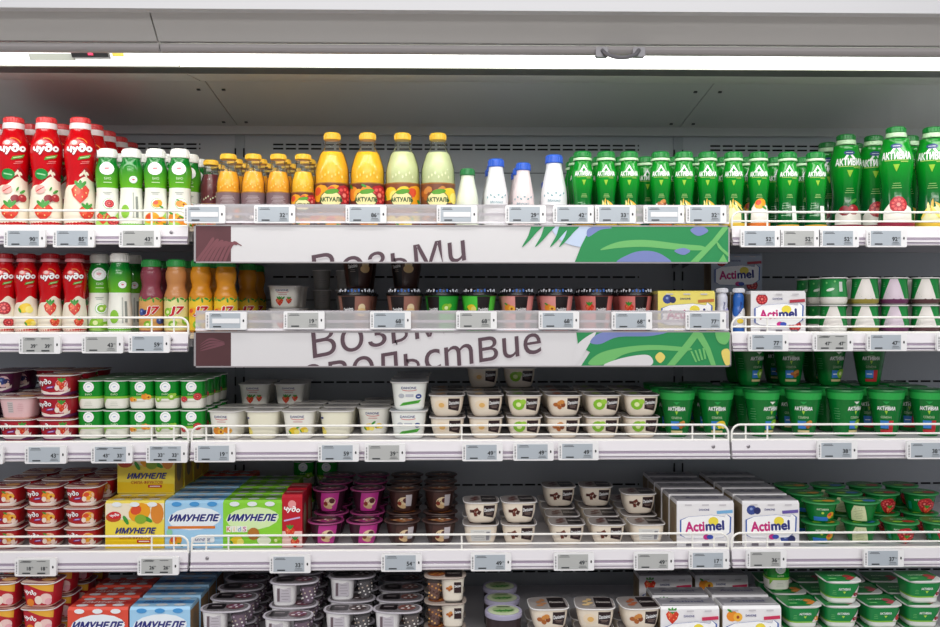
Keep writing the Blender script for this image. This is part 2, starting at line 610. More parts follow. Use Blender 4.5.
mb.prism([(2.655, Z0 + 0.483), (2.679, Z0 + 0.483), (2.679, Z0 + 0.52), (2.655, Z0 + 0.52)], XS[0], XS[3], M('c8cac8', 0.4, 0.1))
cpart('canopy_step', mb, smooth=False)
# strip light behind the header
xs2 = X(177, 2.06)
def lens(x0, x1, mat, nm, dy=0.0):
    mb = MB()
    mb.prism([(2.06 - dy, Z0 + 0.558), (2.083 - dy, Z0 + 0.528), (2.09, Z0 + 0.528), (2.09, Z0 + 0.56), (2.06, Z0 + 0.565)], x0, x1, mat)
    return cpart(nm, mb, smooth=False)
lens(xs2, XS[3], emit('strip_light', (0.97, 1.0, 0.94, 1), 1.35), 'light_diffuser')
ctl = lens(XS[0], xs2 - 0.003, emit('strip_light_dim', (1.0, 1.0, 0.96, 1), 0.12), 'light_cover')  # weak glow put into the cover's material; the cover is no lamp
mb = MB()
def on_cover(px0, px1, py0, py1, mat, t=0.004):
    x0, x1 = X(px0, 2.05), X(px1, 2.05)
    za, zb = zat(py1, 2.055), zat(py0, 2.055)
    ya = 2.06 + (Z0 + 0.558 - zb) * 0.767; yb = 2.06 + (Z0 + 0.558 - za) * 0.767
    m = MB()
    m.prism([(ya - t, zb), (yb - t, za), (yb + 0.001, za), (ya + 0.001, zb)], x0, x1, mat)
    return m
cpart('information_sticker', on_cover(25, 71, 54.5, 60, M('8f918a', 0.5), 0.001), 'pale grey information sticker', False)
cpart('temperature_display', on_cover(70, 107, 53.5, 58.5, M('1a1a1c', 0.3), 0.012), 'black temperature display', False)
cpart('warning_sticker', on_cover(110, 121, 53, 56.5, M('c8a94a', 0.4), 0.003), 'yellow sticker', False)
cpart('indicator_light', on_cover(87, 92, 54, 57, M('d83a58', 0.3), 0.014), 'small red indicator', False)
# header: bright top band, grey sloping fascia
xh = X(150, 1.88)
for (a, b) in ((XS[0], xh - 0.0015), (xh + 0.0015, XS[3])):
    mb = MB()
    mb.prism([(1.868, Z0 + 0.592), (1.93, Z0 + 0.5405), (1.945, Z0 + 0.5405), (1.945, Z0 + 0.60), (1.868, Z0 + 0.60)], a, b, M('cfcdcb', 0.42, 0.0, 0.08))
    cpart('header_fascia', mb, smooth=False)
mb = MB()
mb.prism([(1.852, Z0 + 0.583), (1.868, Z0 + 0.583), (2.05, Z0 + 0.592), (2.05, Z0 + 0.68), (1.855, Z0 + 0.68)], XS[0], XS[3], M('cfcfd2', 0.35))
cpart('header_top', mb, smooth=False)
mb = MB()
mb.box(XS[0], XS[3], 1.945, 2.09, Z0 + 0.585, Z0 + 0.592, M('d8d8d4', 0.4))
mb.box(XS[0], XS[3], 2.09, 2.30, Z0 + 0.565, Z0 + 0.59, M('b8b8b4', 0.4))
mb.box(XS[0], XS[3], 2.30, 2.75, Z0 + 0.56, Z0 + 0.68, M('a8a8a6', 0.4))
cpart('roof', mb, smooth=False)
# base below the bottom deck
mb = MB()
mb.box(XS[0], XS[3], 2.02, YB + 0.09, 0.12, ZS[5] - 0.03, M('9a9a9c', 0.4))
mb.box(XS[0], XS[3], 2.08, YB + 0.05, 0.0, 0.12, M('3c3c3e', 0.5))
mb.box(XS[0], XS[3], 1.99, 2.035, ZS[5] - 0.10, ZS[5] + 0.012, M('c9c9cc', 0.35))
cpart('base', mb, smooth=False)
mb = MB()
mb.box(XS[0], XS[3], YB + 0.052, YB + 0.09, 0.12, Z0 + 0.68, M('9a9a9c', 0.4))
cpart('outer_back', mb, smooth=False)

# night blinds rolled up under the header, each with its end rail
for (a, b, lab, hx) in ((XS[0], X(161, 1.94) - 0.0015, 'grey end rail of the rolled-up night blind left of the header seam', None),
                        (X(161, 1.94) + 0.0015, XS[3], 'long grey night blind rail with a pull handle under the header', 620)):
    t = thing('night_blind', lab, 'night blind', ((a + b) / 2, 1.945, Z0 + 0.53))
    mb = MB()
    pr = [(1.945 + 0.013 * math.cos(k * PI / 6) - 0.004, Z0 + 0.5285 + 0.0095 * math.sin(k * PI / 6)) for k in range(12)]
    mb.prism([(y - 1.945, z - Z0 - 0.53) for y, z in pr], a - (a + b) / 2, b - (a + b) / 2, M('a8a3a4', 0.4, 0.1))
    er = link('end_rail', mb.mesh('end_rail'), t)
    if hx:
        mb = MB()
        p0 = at(hx - 18, 52, 1.925); p1 = at(hx + 19, 52, 1.925)
        c = t.location
        pts = []
        for k in range(13):
            u = k / 12
            q = p0.lerp(p1, u)
            s = math.sin(PI * u) ** 0.6
            pts.append((q.x - c.x, q.y - c.y - 0.016 * s, q.z - c.z + 0.004 - 0.020 * s))
        mb.tube(pts, 0.0042, M('77757a', 0.3, 0.3))
        for p in (p0, p1):
            mb.bevbox(p.x - c.x - 0.013, p.x - c.x + 0.013, -0.021, -0.008, p.z - c.z - 0.010, p.z - c.z + 0.010, 0.004, M('77757a', 0.35, 0.3))
        link('handle', mb.mesh('handle'), er, 'grey curved pull handle')

# ------------------------------------------------------------------ shelves
BAYN = {0: 'left', 1: 'middle', 2: 'right'}
ORD = ['top', 'second', 'third', 'fourth', 'bottom']
def add_shelf(bay, lv):
    x0, x1 = XS[bay] + 0.003, XS[bay + 1] - 0.003
    z = ZS[lv]
    banner = bay == 1 and lv in (1, 2)
    look = 'white steel shelf with a clear price rail' if banner else ('white steel shelf with a white ticket rail' if lv < 5 else 'white steel bottom deck')
    t = thing('shelf', f'{look}, {ORD[lv-1]} level of the {BAYN[bay]} bay', 'shelf', ((x0 + x1) / 2, YF, z), 0, 'shelves of the display case')
    hw = (x1 - x0) / 2
    d = YB - 0.012 - YF
    mb = MB()
    yf = 0.0 if lv < 5 else -0.13
    mb.box(-hw, hw, yf + 0.004, d, -0.010, 0.0, M('d9d6da', 0.4))
    mb.box(-hw, hw, 0.03, 0.045, -0.032, -0.010, M('c4c2c6', 0.4))
    mb.box(-hw, hw, d - 0.02, d, -0.03, -0.010, M('c4c2c6', 0.4))
    link('shelf_panel', mb.mesh('shelf_panel', False), t)
    mb = MB()
    if banner:
        mb.prism([(0.004, 0.0), (0.004, -0.012), (-0.012, -0.012), (-0.012, -0.006), (-0.002, -0.004), (-0.002, 0.0)], -hw, hw, M('c9b9a0', 0.35))
    elif lv < 5:
        mb.prism([(0.004, 0.0), (0.004, -0.0405), (-0.012, -0.0425), (-0.014, -0.040), (-0.010, -0.0385), (-0.0085, -0.0355),
                  (-0.014, -0.0345), (-0.014, -0.0305), (-0.007, -0.0295), (-0.004, -0.026), (-0.007, -0.023), (-0.004, -0.001)], -hw, hw, STEEL_W)
        mb.box(-hw, hw, -0.0078, -0.003, -0.0288, -0.0258, M('a294a6', 0.5))
        mb.box(-hw, hw, -0.0098, -0.005, -0.0378, -0.0358, M('a596ac', 0.5))
    else:
        mb.prism([(-0.13, 0.004), (-0.13, -0.03), (-0.118, -0.03), (-0.118, 0.004)], -hw, hw, STEEL_W)
    fr_ = link('front_rail', mb.mesh('front_rail', False), t)
    if lv < 5:
        for s in (-1, 1):
            xx = s * (hw - 0.012)
            mb = MB()
            pr = [(0.05, -0.011), (d + 0.004, -0.011), (d + 0.004, -0.075), (d - 0.04, -0.07), (0.05, -0.022)]
            mb.prism(pr, xx - 0.0015, xx + 0.0015, M('6d6a6c', 0.4, 0.3))
            link('bracket', mb.mesh('bracket', False), t)
            if not banner:
                mb = MB()
                lathe(mb, ROUND, [(0, 0.0042), (0.002, 0.0042), (0.003, 0.002)], M('9c979c', 0.3, 0.6), n=10)
                me = mb.mesh('screw')
                sc_ = link('screw', me, fr_); sc_.location = (s * (hw - 0.038), -0.0055, -0.014); sc_.rotation_euler = (PI / 2, 0, 0)
    return t
for bay in range(3):
    for lv in range(1, 6):
        add_shelf(bay, lv)

def add_fence(bay, lv, posts):
    x0, x1 = XS[bay] + 0.004, XS[bay + 1] - 0.004
    z = ZS[lv]
    t = thing('wire_guard', f'low white wire guard along the front edge of the {ORD[lv-1]} {BAYN[bay]} shelf', 'wire guard', ((x0 + x1) / 2, YF, z), 0, 'wire guards along the shelf fronts')
    hw = (x1 - x0) / 2; H = 0.036; r = 0.02; R = 0.0026
    mb = MB()
    pts = [(-hw, 0.0, -0.004), (-hw, 0, H - r)]
    for k in range(1, 6):
        a = PI - k * PI / 12
        pts.append((-hw + r + r * math.cos(a), 0, H - r + r * math.sin(a)))
    pts.append((-hw + r, 0, H))
    pts += [(-p[0], p[1], p[2]) for p in reversed(pts)]
    mb.tube(pts, R, WIRE)
    link('top_wire', mb.mesh('top_wire'), t)
    mb = MB(); mb.tube([(-hw, 0, 0.0145), (hw, 0, 0.0145)], R * 0.85, WIRE)
    link('middle_wire', mb.mesh('middle_wire'), t)
    mb = MB(); mb.tube([(-hw, 0, 0.0008), (hw, 0, 0.0008)], R * 0.9, WIRE)
    link('bottom_wire', mb.mesh('bottom_wire'), t)
    me = None
    for p in posts:
        if me is None:
            mb = MB(); mb.tube([(0, 0, -0.002), (0, 0, H)], R * 0.85, WIRE); me = mb.mesh('post')
        o = link('post', me, t); o.location = (p - (x0 + x1) / 2, 0.001, 0)
for lv in (1, 2, 3, 4):
    for bay in (0, 1, 2):
        if bay == 1 and lv < 3: continue
        x0, x1 = XS[bay], XS[bay + 1]
        add_fence(bay, lv, [x0 + 0.037, x0 + 0.088, (x0 + x1) / 2, x1 - 0.088, x1 - 0.037])

# clear price rails and printed banners on the two upper middle shelves
for lv, (pt, pb) in ((1, (204.5, 223.5)), (2, (310.5, 330.5))):
    x0, x1 = X(195.5, YF - 0.02), X(729, YF - 0.02)
    zt, zb = zat(pt, YF - 0.02), zat(pb, YF - 0.02)
    t = thing('price_rail', f'clear acrylic price rail along the {ORD[lv-1]} middle shelf', 'price rail', ((x0 + x1) / 2, YF - 0.02, zb))
    hw = (x1 - x0) / 2; h = zt - zb
    mb = MB(); mb.box(-hw, hw, 0, 0.003, 0, h, ACRYL)
    mb.prism([(0, h), (0.003, h), (0.009, h - 0.004), (0.009, h - 0.007), (0.003, h - 0.004)], -hw, hw, M('efeaf0', 0.3))
    mb.prism([(-0.002, 0), (0.003, 0), (0.003, 0.005), (-0.002, 0.004)], -hw, hw, M('efeaf0', 0.3))
    mb.prism([(0.0032, 0.018), (0.004, 0.018), (0.004, 0.024), (0.0032, 0.024)], -hw, hw, M('e9e0ea', 0.3))
    link('clear_strip', mb.mesh('clear_strip', False), t)
    for sx in (-hw + 0.004, -hw * 0.33, hw * 0.33, hw - 0.004):
        m2 = MB(); m2.box(sx - 0.004, sx + 0.004, 0.0055, 0.024, 0.004, 0.010, M('e4dfe4', 0.3))
        link('clip', m2.mesh('clip', False), t)

PAPER = M('d9d7d9', 0.45)
SOFT = M('8c8488', 0.6)
BROWN = M('56404a', 0.6)
TURF = M('1a8a4c', 0.5); LIME = M('6cb868', 0.5); LILAC = M('7683bc', 0.5); PALEB = M('c3d2ea', 0.5); LEMONY = M('e2ce6a', 0.5)
def clip_poly(pts, x0, x1, z0, z1):
    def cut(P, f, g):
        out = []
        for i in range(len(P)):
            a, b = P[i - 1], P[i]
            fa, fb = f(a), f(b)
            if fa != fb: out.append(g(a, b))
            if fb: out.append(b)
        return out
    def gx(v): return lambda a, b: (v, a[1] + (b[1] - a[1]) * (v - a[0]) / (b[0] - a[0]))
    def gz(v): return lambda a, b: (a[0] + (b[0] - a[0]) * (v - a[1]) / (b[1] - a[1]), v)
    P = list(pts)
    for f, g in ((lambda p: p[0] >= x0, gx(x0)), (lambda p: p[0] <= x1, gx(x1)), (lambda p: p[1] >= z0, gz(z0)), (lambda p: p[1] <= z1, gz(z1))):
        if len(P) < 3: return []
        P = cut(P, f, g)
    return P
def curve_pts(pts, k=6):
    n = len(pts); out = []
    for i in range(n):
        p0, p1, p2, p3 = pts[i - 1], pts[i], pts[(i + 1) % n], pts[(i + 2) % n]
        for j in range(k):
            t = j / k
            out.append(tuple(0.5 * (2 * p1[a] + (p2[a] - p0[a]) * t + (2 * p0[a] - 5 * p1[a] + 4 * p2[a] - p3[a]) * t * t
                             + (-p0[a] + 3 * p1[a] - 3 * p2[a] + p3[a]) * t ** 3) for a in (0, 1)))
    return out
YBN = YF - 0.024
def banner(lv, px0, px1, py0, py1, art):
    a = at(px0, py1, YBN); b = at(px1, py0, YBN)
    x0, x1, z0, z1 = a.x, b.x, a.z, zat(py0, YBN)
    cx = (x0 + x1) / 2
    lab = {1: 'white printed banner under the top middle shelf, one blurred word and green leaves',
           2: 'white printed banner under the second middle shelf, two lines of blurred words'}[lv]
    t = thing('banner', lab, 'banner', (cx, YBN, z0))
    mb = MB(); mb.box(x0 - cx, x1 - cx, 0, 0.004, 0, z1 - z0, PAPER)
    link('panel', mb.mesh('panel', False), t)
    fr = MB()
    W, H = x1 - cx, z1 - z0
    e = 0.0022
    fr.box(-W - e, W + e, -0.0016, 0.006, H - 0.001, H + e, M('a9a4a6', 0.35, 0.4))
    fr.box(-W - e, W + e, -0.0016, 0.006, -e, 0.001, M('a9a4a6', 0.35, 0.4))
    for s in (-1, 1):
        fr.box(s * W - e, s * W + e, -0.0016, 0.006, -e, H + e, M('a9a4a6', 0.35, 0.4))
    link('frame', fr.mesh('frame', False), t)
    m = MB(); lay = [0.0003]
    def q(px, py):
        p = at(px, py, YBN); return (p.x - cx, p.z - z0)
    def shape(pp, mat, smooth=True):
        P = [q(*p) for p in pp]
        if smooth: P = curve_pts(P)
        P = clip_poly(P, -W + 0.001, W - 0.001, 0.001, H - 0.001)
        if len(P) < 3: return
        tr = geometry.tessellate_polygon([[Vector((x, y, 0)) for x, y in P]])
        fs = []
        for tt in tr:
            A, B, C = (P[i] for i in tt)
            ar = (B[0] - A[0]) * (C[1] - A[1]) - (C[0] - A[0]) * (B[1] - A[1])
            if abs(ar) > 1e-10: fs.append(tt if ar > 0 else (tt[0], tt[2], tt[1]))
        m.add([(x, -lay[0], z) for x, z in P], fs, mat); lay[0] += 0.00012
    def word(t_, px, py, hpx, rot, mat, wpx=None, bold=0.0, shear=0.1):
        full = t_.replace('ь', 'ı ')
        vs, ts, tw, th = text_tris(full, 0.0, 0.0)
        vs = list(vs); ts = list(ts)
        left = -tw / 2
        if 'ь' in t_:
            pre = t_[:t_.index('ь')] + 'ı'
            sx = left + text_tris(pre, 0.0, 0.0)[2] - 0.03
            lo = max(y for x, y in vs if sx - 0.06 < x < sx + 0.04)
            lo -= text_tris('ı', 0.0, 0.0)[3]
            cy_, rx_, ry_, th_ = lo + 0.165, 0.30, 0.165, 0.065
            n0 = len(vs)
            for k in range(9):
                a = PI / 2 - PI * k / 8
                vs.append((sx + rx_ * max(0, math.cos(a)) ** 0.7, cy_ + ry_ * math.sin(a)))
                vs.append((sx + (rx_ - th_) * max(0, math.cos(a)) ** 0.7, cy_ + (ry_ - th_) * math.sin(a)))
            for k in range(8):
                a = n0 + 2 * k
                ts += [(a, a + 1, a + 3), (a, a + 3, a + 2)]
        vs = [(x + shear * y, y) for x, y in vs]
        s = YBN / F
        ky = hpx * s / th; kx = wpx * s / tw if wpx else ky
        c_, s_ = math.cos(math.radians(rot)), math.sin(math.radians(rot))
        ox, oz = q(px, py)
        pv = [(ox + x * kx * c_ - y * ky * s_, oz + x * kx * s_ + y * ky * c_) for x, y in vs]
        V = []; Fc = []
        for tt in ts:
            P = clip_poly([pv[i] for i in tt], -W + 0.001, W - 0.001, 0.001, H - 0.001)
            if len(P) >= 3:
                Fc.append(tuple(range(len(V), len(V) + len(P)))); V += [(x, -lay[0], z) for x, z in P]
        m.add(V, Fc, mat); lay[0] += 0.00012
    art(shape, word)
    link('print', m.mesh('print', False), t)
def art1(shape, word):
    shape([(190, 220), (231, 220), (231, 270), (190, 270)], M('6f3a42', 0.45, 0, 0.7), False)
    for k in range(7):
        a = 198 + k * 4.6
        shape([(a, 262), (a + 8, 251 - k), (a + 16, 240 + k), (a + 14, 238 + k), (a + 7, 248 - k), (a - 2, 260)], M('7a444c', 0.5))
    for dx, dy, m_ in ((1.3, 1.5, M('cfc9cd', 0.6)), (0.0, 0.0, BROWN)):
        word('Возьмu', 389 + dx, 258 + dy, 33, 10.5, m_, 154)
    shape([(551, 226), (560, 222), (586, 224), (594, 240), (583, 247), (565, 243), (556, 236)], PALEB)
    for x in (535, 548, 563, 572):
        shape([(x - 13, 247), (x - 7, 236), (x - 2, 224), (x + 9, 224), (x + 1, 233), (x - 6, 241)], TURF)
    shape([(574, 264), (581, 246), (586, 236), (600, 229), (640, 222), (735, 222), (735, 264), (650, 266)], TURF, False)
    shape([(588, 237), (600, 230), (612, 228), (600, 226), (588, 229)], LILAC)
    shape([(600, 250), (618, 242), (645, 240), (680, 244), (702, 246), (704, 250), (680, 250), (645, 247), (618, 248)], LIME)
    shape([(617, 264), (632, 253), (650, 251), (664, 256), (668, 264)], LILAC)
    shape([(674, 251), (683, 248), (690, 251), (683, 255)], LILAC)
    shape([(690, 230), (700, 226), (708, 231), (698, 236)], LILAC)
    shape([(690, 262), (712, 240), (724, 225), (728, 228), (716, 243), (698, 262)], LIME, False)
    shape([(714, 238), (722, 248), (729, 254), (729, 258), (718, 248)], LIME, False)
    shape([(718, 262), (723, 254), (727, 262)], LIME, False)
def art2(shape, word):
    shape([(190, 325), (231, 325), (231, 370), (190, 370)], M('5f3237', 0.45, 0, 0.7), False)
    for k in range(4):
        shape([(200, 351 - k * 2), (210, 349 - k * 3), (224, 345 - k * 1), (222, 344 - k), (210, 347 - k * 3)], M('70404a', 0.5))
    for dx, dy, m_ in ((1.3, 1.5, M('cfc9cd', 0.6)), (0.0, 0.0, BROWN)):
        word('Возьмu', 389 + dx, 328 + dy, 33, 10.5, m_, 156)
        word('удовольcmвue', 396 + dx, 368 + dy, 34, 9, m_, 294)
    shape([(576, 330), (740, 326), (740, 372), (577, 372), (590, 352), (578, 346)], TURF, False)
    shape([(575, 349), (582, 340), (596, 332), (588, 346), (580, 360), (573, 366)], PAPER)
    shape([(590, 342), (600, 333), (625, 331), (668, 331), (650, 336), (618, 337), (600, 344)], LILAC)
    shape([(588, 364), (600, 353), (625, 347), (655, 345), (690, 348), (684, 351), (650, 350), (625, 354), (606, 364)], LIME)
    shape([(604, 366), (622, 358), (648, 355), (649, 366)], PAPER)
    shape([(655, 357), (660, 352), (665, 357), (660, 363)], LEMONY)
    shape([(666, 366), (684, 344), (694, 331), (702, 333), (710, 348), (716, 366), (711, 366), (705, 350), (697, 338), (688, 350), (674, 366)], LIME, False)
    for k in range(4):
        shape([(690 + k * 4, 351 - k), (692 + k * 4, 351 - k), (697 + k * 3, 362 - k), (695 + k * 3, 362 - k)], LIME, False)
    shape([(715, 332), (722, 330), (730, 334), (726, 344), (718, 342)], LIME)
    shape([(721, 352), (728, 349), (731, 360), (726, 366)], LEMONY)
banner(1, 195, 728.5, 226, 262, art1)
banner(2, 195, 730, 332, 366.5, art2)

# ------------------------------------------------------------------ price tags
SCR = M('b4bcc4', 0.35); SCR2 = M('b9bab8', 0.35); INK = M('33363a', 0.5); SHELL = M('f2f1f2', 0.3)
def price_tag(px, py, bay, lv, price, near, double=None, cool=True, blank=False):
    on_rail = bay == 1 and lv < 3
    Y = YF - 0.030 if on_rail else YF - 0.0265
    p = at(px, py, Y)
    t = thing('price_tag', near, 'price tag', (p.x, Y, p.z - 0.021), 0, 'electronic price tags on the shelf edges')
    mb = MB(); mb.bevbox(-0.0465, 0.0465, 0, 0.0085, 0, 0.041, 0.003, SHELL)
    mb.box(-0.035, 0.035, 0.0085, 0.0115, 0.006, 0.034, M('d9d6da', 0.4))
    ho = link('housing', mb.mesh('housing'), t)
    mb = MB(); mb.box(-0.0375, 0.0325, -0.0005, 0.001, 0.0035, 0.0375, SCR if cool else SCR2)
    pr = Print(Flat('front', -0.0005), mb, base=0.0002)
    pr.lines(-0.022, 0.0345, 0.028, 2, 0.003, INK, 0.0011)
    pr.rect(-0.02, 0.007, 0.018, 0.003, INK)
    if blank:
        pr.rect(0.0, 0.02, 0.062, 0.011, M('f0f0f2', 0.2))  # screen glare painted as a pale patch where the price would show
    elif double:
        for x, d in ((-0.014, price), (0.018, double)):
            pr.text(d, x, 0.0175, 0.0085, INK, bold=0.035); pr.text('99', x + 0.0078, 0.02, 0.003, INK)
            pr.rect(x - 0.004, 0.034, 0.02, 0.0010, INK)
        pr.rect(0.014, 0.007, 0.018, 0.003, INK)
    else:
        pr.text(price, 0.018, 0.0185, 0.0098, INK, bold=0.035); pr.text('99', 0.0278, 0.021, 0.0034, INK)
        pr.lines(0.02, 0.0105, 0.022, 2, 0.0032, INK, 0.0009)
    link('screen', mb.mesh('screen', False), t)
    mb = MB(); mb.bevbox(0.0378, 0.0412, -0.0006, 0.001, 0.0175, 0.0235, 0.0015, M('2a2a2e', 0.3))
    link('sensor', mb.mesh('sensor'), ho, 'small black sensor window')
    mb = MB()
    for k in range(9):
        mb.box(-0.0435, -0.0405, -0.0004, 0.001, 0.006 + k * 0.0032, 0.0073 + k * 0.0032 + 0.0008 * (k % 2), M('77777b', 0.5))
    link('barcode', mb.mesh('barcode', False), ho)
    return t
TAGS = [  # px, py, bay, level, price, double, painted glare, what it hangs under
 (24.5, 238, 0, 1, '90', None, 0, 'under the first large red bottles'), (73.5, 238, 0, 1, '85', None, 0, 'under the third large red bottle'),
 (139.5, 238, 0, 1, '43', None, 0, 'under the green and white bottles'),
 (204.5, 214, 1, 1, '45', None, 1, 'below the dark red juice bottle'), (274.5, 214, 1, 1, '32', None, 0, 'below the small orange juice bottles'),
 (366, 214, 1, 1, '86', None, 0, 'below the second large orange juice bottle'), (457, 214, 1, 1, '45', None, 1, 'below the green-capped milk bottle'),
 (525.7, 214, 1, 1, '29', None, 0, 'below the pinkish blue-capped milk bottle'), (573.5, 214, 1, 1, '42', None, 0, 'below the first small green bottle'),
 (615.5, 214, 1, 1, '33', None, 0, 'below the second small green bottle'), (664, 214, 1, 1, '32', None, 1, 'below the nut-picture green bottle'),
 (706.3, 214, 1, 1, '32', None, 0, 'at the right end of the clear rail'),
 (760.7, 238, 2, 1, '52', None, 0, 'leftmost'), (800, 238, 2, 1, '52', None, 0, 'second from left'),
 (839, 238, 2, 1, '52', None, 0, 'third from left'), (887, 238, 2, 1, '92', None, 0, 'under the large green bottles'),
 (39.5, 344.5, 0, 2, '39', '39', 0, 'under the small red bottles'), (102.3, 344, 0, 2, '43', None, 0, 'under the green and white bottles'),
 (149, 343.5, 0, 2, '59', None, 0, 'under the juice smoothie bottles'),
 (226, 320.5, 1, 2, '47', None, 1, 'below the last smoothie bottle'), (304, 320, 1, 2, '19', None, 0, 'below the white yogurt cups'),
 (390.5, 320, 1, 2, '68', None, 0, 'between the two brown shakes'), (476.5, 320, 1, 2, '68', None, 0, 'below the green shakes'),
 (559, 320, 1, 2, '68', None, 0, 'below the second pink shake'), (632, 320.5, 1, 2, '68', None, 0, 'below the last pink shake'),
 (706, 320.5, 1, 2, '77', None, 0, 'below the yellow carton'),
 (768.5, 342, 2, 2, '77', None, 0, 'under the white berry carton'), (833.3, 342, 2, 2, '47', '47', 0, 'under the first glass-shaped pots'),
 (887, 342, 2, 2, '47', None, 0, 'under the purple-based pots'), (957, 342, 2, 2, '47', None, 0, 'cut by the right picture edge'),
 (-18, 455, 0, 3, '43', None, 0, 'cut by the left picture edge'),
 (45.4, 454.5, 0, 3, '43', None, 0, 'under the red dessert cups'), (111.6, 454, 0, 3, '43', '33', 0, 'under the green and white cups'),
 (166.5, 453.5, 0, 3, '33', '33', 0, 'second under the green and white cups'),
 (214.6, 453, 1, 3, '19', None, 0, 'leftmost'), (338.4, 452.5, 1, 3, '59', None, 0, 'under the plain lemon cup'),
 (385, 452.5, 1, 3, '39', None, 0, 'left of the two-high white cups'), (482.5, 452, 1, 3, '49', None, 0, 'under the egg-picture cream cup'),
 (533.5, 451.5, 1, 3, '49', None, 0, 'under the lime cream cup'), (578.5, 451, 1, 3, '49', None, 0, 'under the nut cream cup'),
 (837.5, 450, 2, 3, '38', None, 0, 'under the third large green tub'), (927, 450, 2, 3, '38', None, 0, 'near the right picture edge'),
 (35.3, 567, 0, 4, '18', '18', 0, 'under the red cup stacks'), (158, 566, 0, 4, '26', '26', 0, 'under the bay end beside blue cartons'),
 (290, 564, 1, 4, '33', None, 0, 'under the narrow red carton'), (401.5, 562.5, 1, 4, '54', None, 0, 'under the dark round cups'),
 (491, 562, 1, 4, '49', None, 0, 'under the first chocolate cup stacks'), (574, 561.5, 1, 4, '49', None, 0, 'under the middle chocolate cups'),
 (654, 561, 1, 4, '49', None, 0, 'under the blank-faced cream cup'), (709, 560, 1, 4, '17', None, 0, 'under the white carton'),
 (766.5, 559, 2, 4, '36', None, 0, 'under the blueberry carton'), (884, 558, 2, 4, '37', None, 0, 'under the green round cups'),
]
for px, py, bay, lv, pr_, dbl, bl, near in TAGS:
    kind = 'glare-white price tag' if bl else (f'two-price tag reading {pr_} and {dbl}' if dbl else f'price tag reading {pr_}')
    price_tag(px, py, bay, lv, pr_, f'{kind} {near}, {ORD[lv-1]} {BAYN[bay]} shelf', dbl, rnd.random() < .6, bool(bl))

# ------------------------------------------------------------------ products: one source of each kind
RED = M('c80814', 0.15); RED2 = M('b80f20', 0.25); CAPRED = M('e0383a', 0.3); CAPDK = M('b5121f', 0.3)
GRN = M('0c8c26', 0.15); DGRN = M('067a34', 0.25); LGRN = M('86c83c', 0.28); CAPG = M('0a8632', 0.3); RINGG = M('c9edc0', 0.35)
NAVY = ink('2a2f7c'); SUN = ink('f3df4a'); WT = ink('ffffff')

def cap_mesh(r, z0, z1, mat, ring=None, rz=None, ribs=True):
    mb = MB()
    if ring is not None:
        lathe(mb, ROUND, [(rz, r * 1.10), (rz + 0.001, r * 1.12), (z0 - 0.0005, r * 1.07)], ring, top=False, bottom=False)
    h = z1 - z0
    lathe(mb, ROUND, [(z0, r * 0.98), (z0 + h * .08, r * 1.03), (z0 + h * .8, r * 1.0), (z0 + h * .95, r * .93), (z1, r * .8)], mat, bottom=True)
    if ribs:
        for k in range(20):
            a = 2 * PI * k / 20
            x, y = math.cos(a) * r * 1.03, math.sin(a) * r * 1.03
            mb.box(x - .0006, x + .0006, y - .0006, y + .0006, z0 + h * .12, z0 + h * .75, mat)
    return mb

def bottle(key, H, R, pts, caph, ringh, capr, body, capm, ringm, bands=(), art=None, cat='yogurt bottle', name='yogurt_bottle', zmat=None, bodylabel=None):
    P = Proto(key, name, cat)
    prof = smooth_prof([(z * H, r * R) for z, r in pts], 4)
    if zmat:
        pp = []
        for z, r in prof:
            m_ = body
            for zz, mm in zmat:
                if z >= zz * H - 1e-6: m_ = mm
            pp.append((z, r, m_))
    else: pp = prof
    mb = MB(); lathe(mb, ROUND, pp, body, top=True)
    P.part('body', mb.mesh('body'))
    zc = H * (1 - caph); zr = H * (1 - caph - ringh)
    mb = cap_mesh(capr * R, zc, H, capm, ringm, zr)
    P.part('cap', mb.mesh('cap'))
    if art:
        pr = Print(Around(ROUND, prof)); art(pr, H, R)
        P.part('label', pr.mesh('label'))
    return P
WAVY = [(0, .8), (.02, .93), (.06, 1.0), (.16, 1.0), (.26, .96), (.38, .86), (.47, .85), (.56, .93), (.66, 1.0), (.74, .97), (.80, .86), (.86, .68), (.90, .62), (.95, .6)]

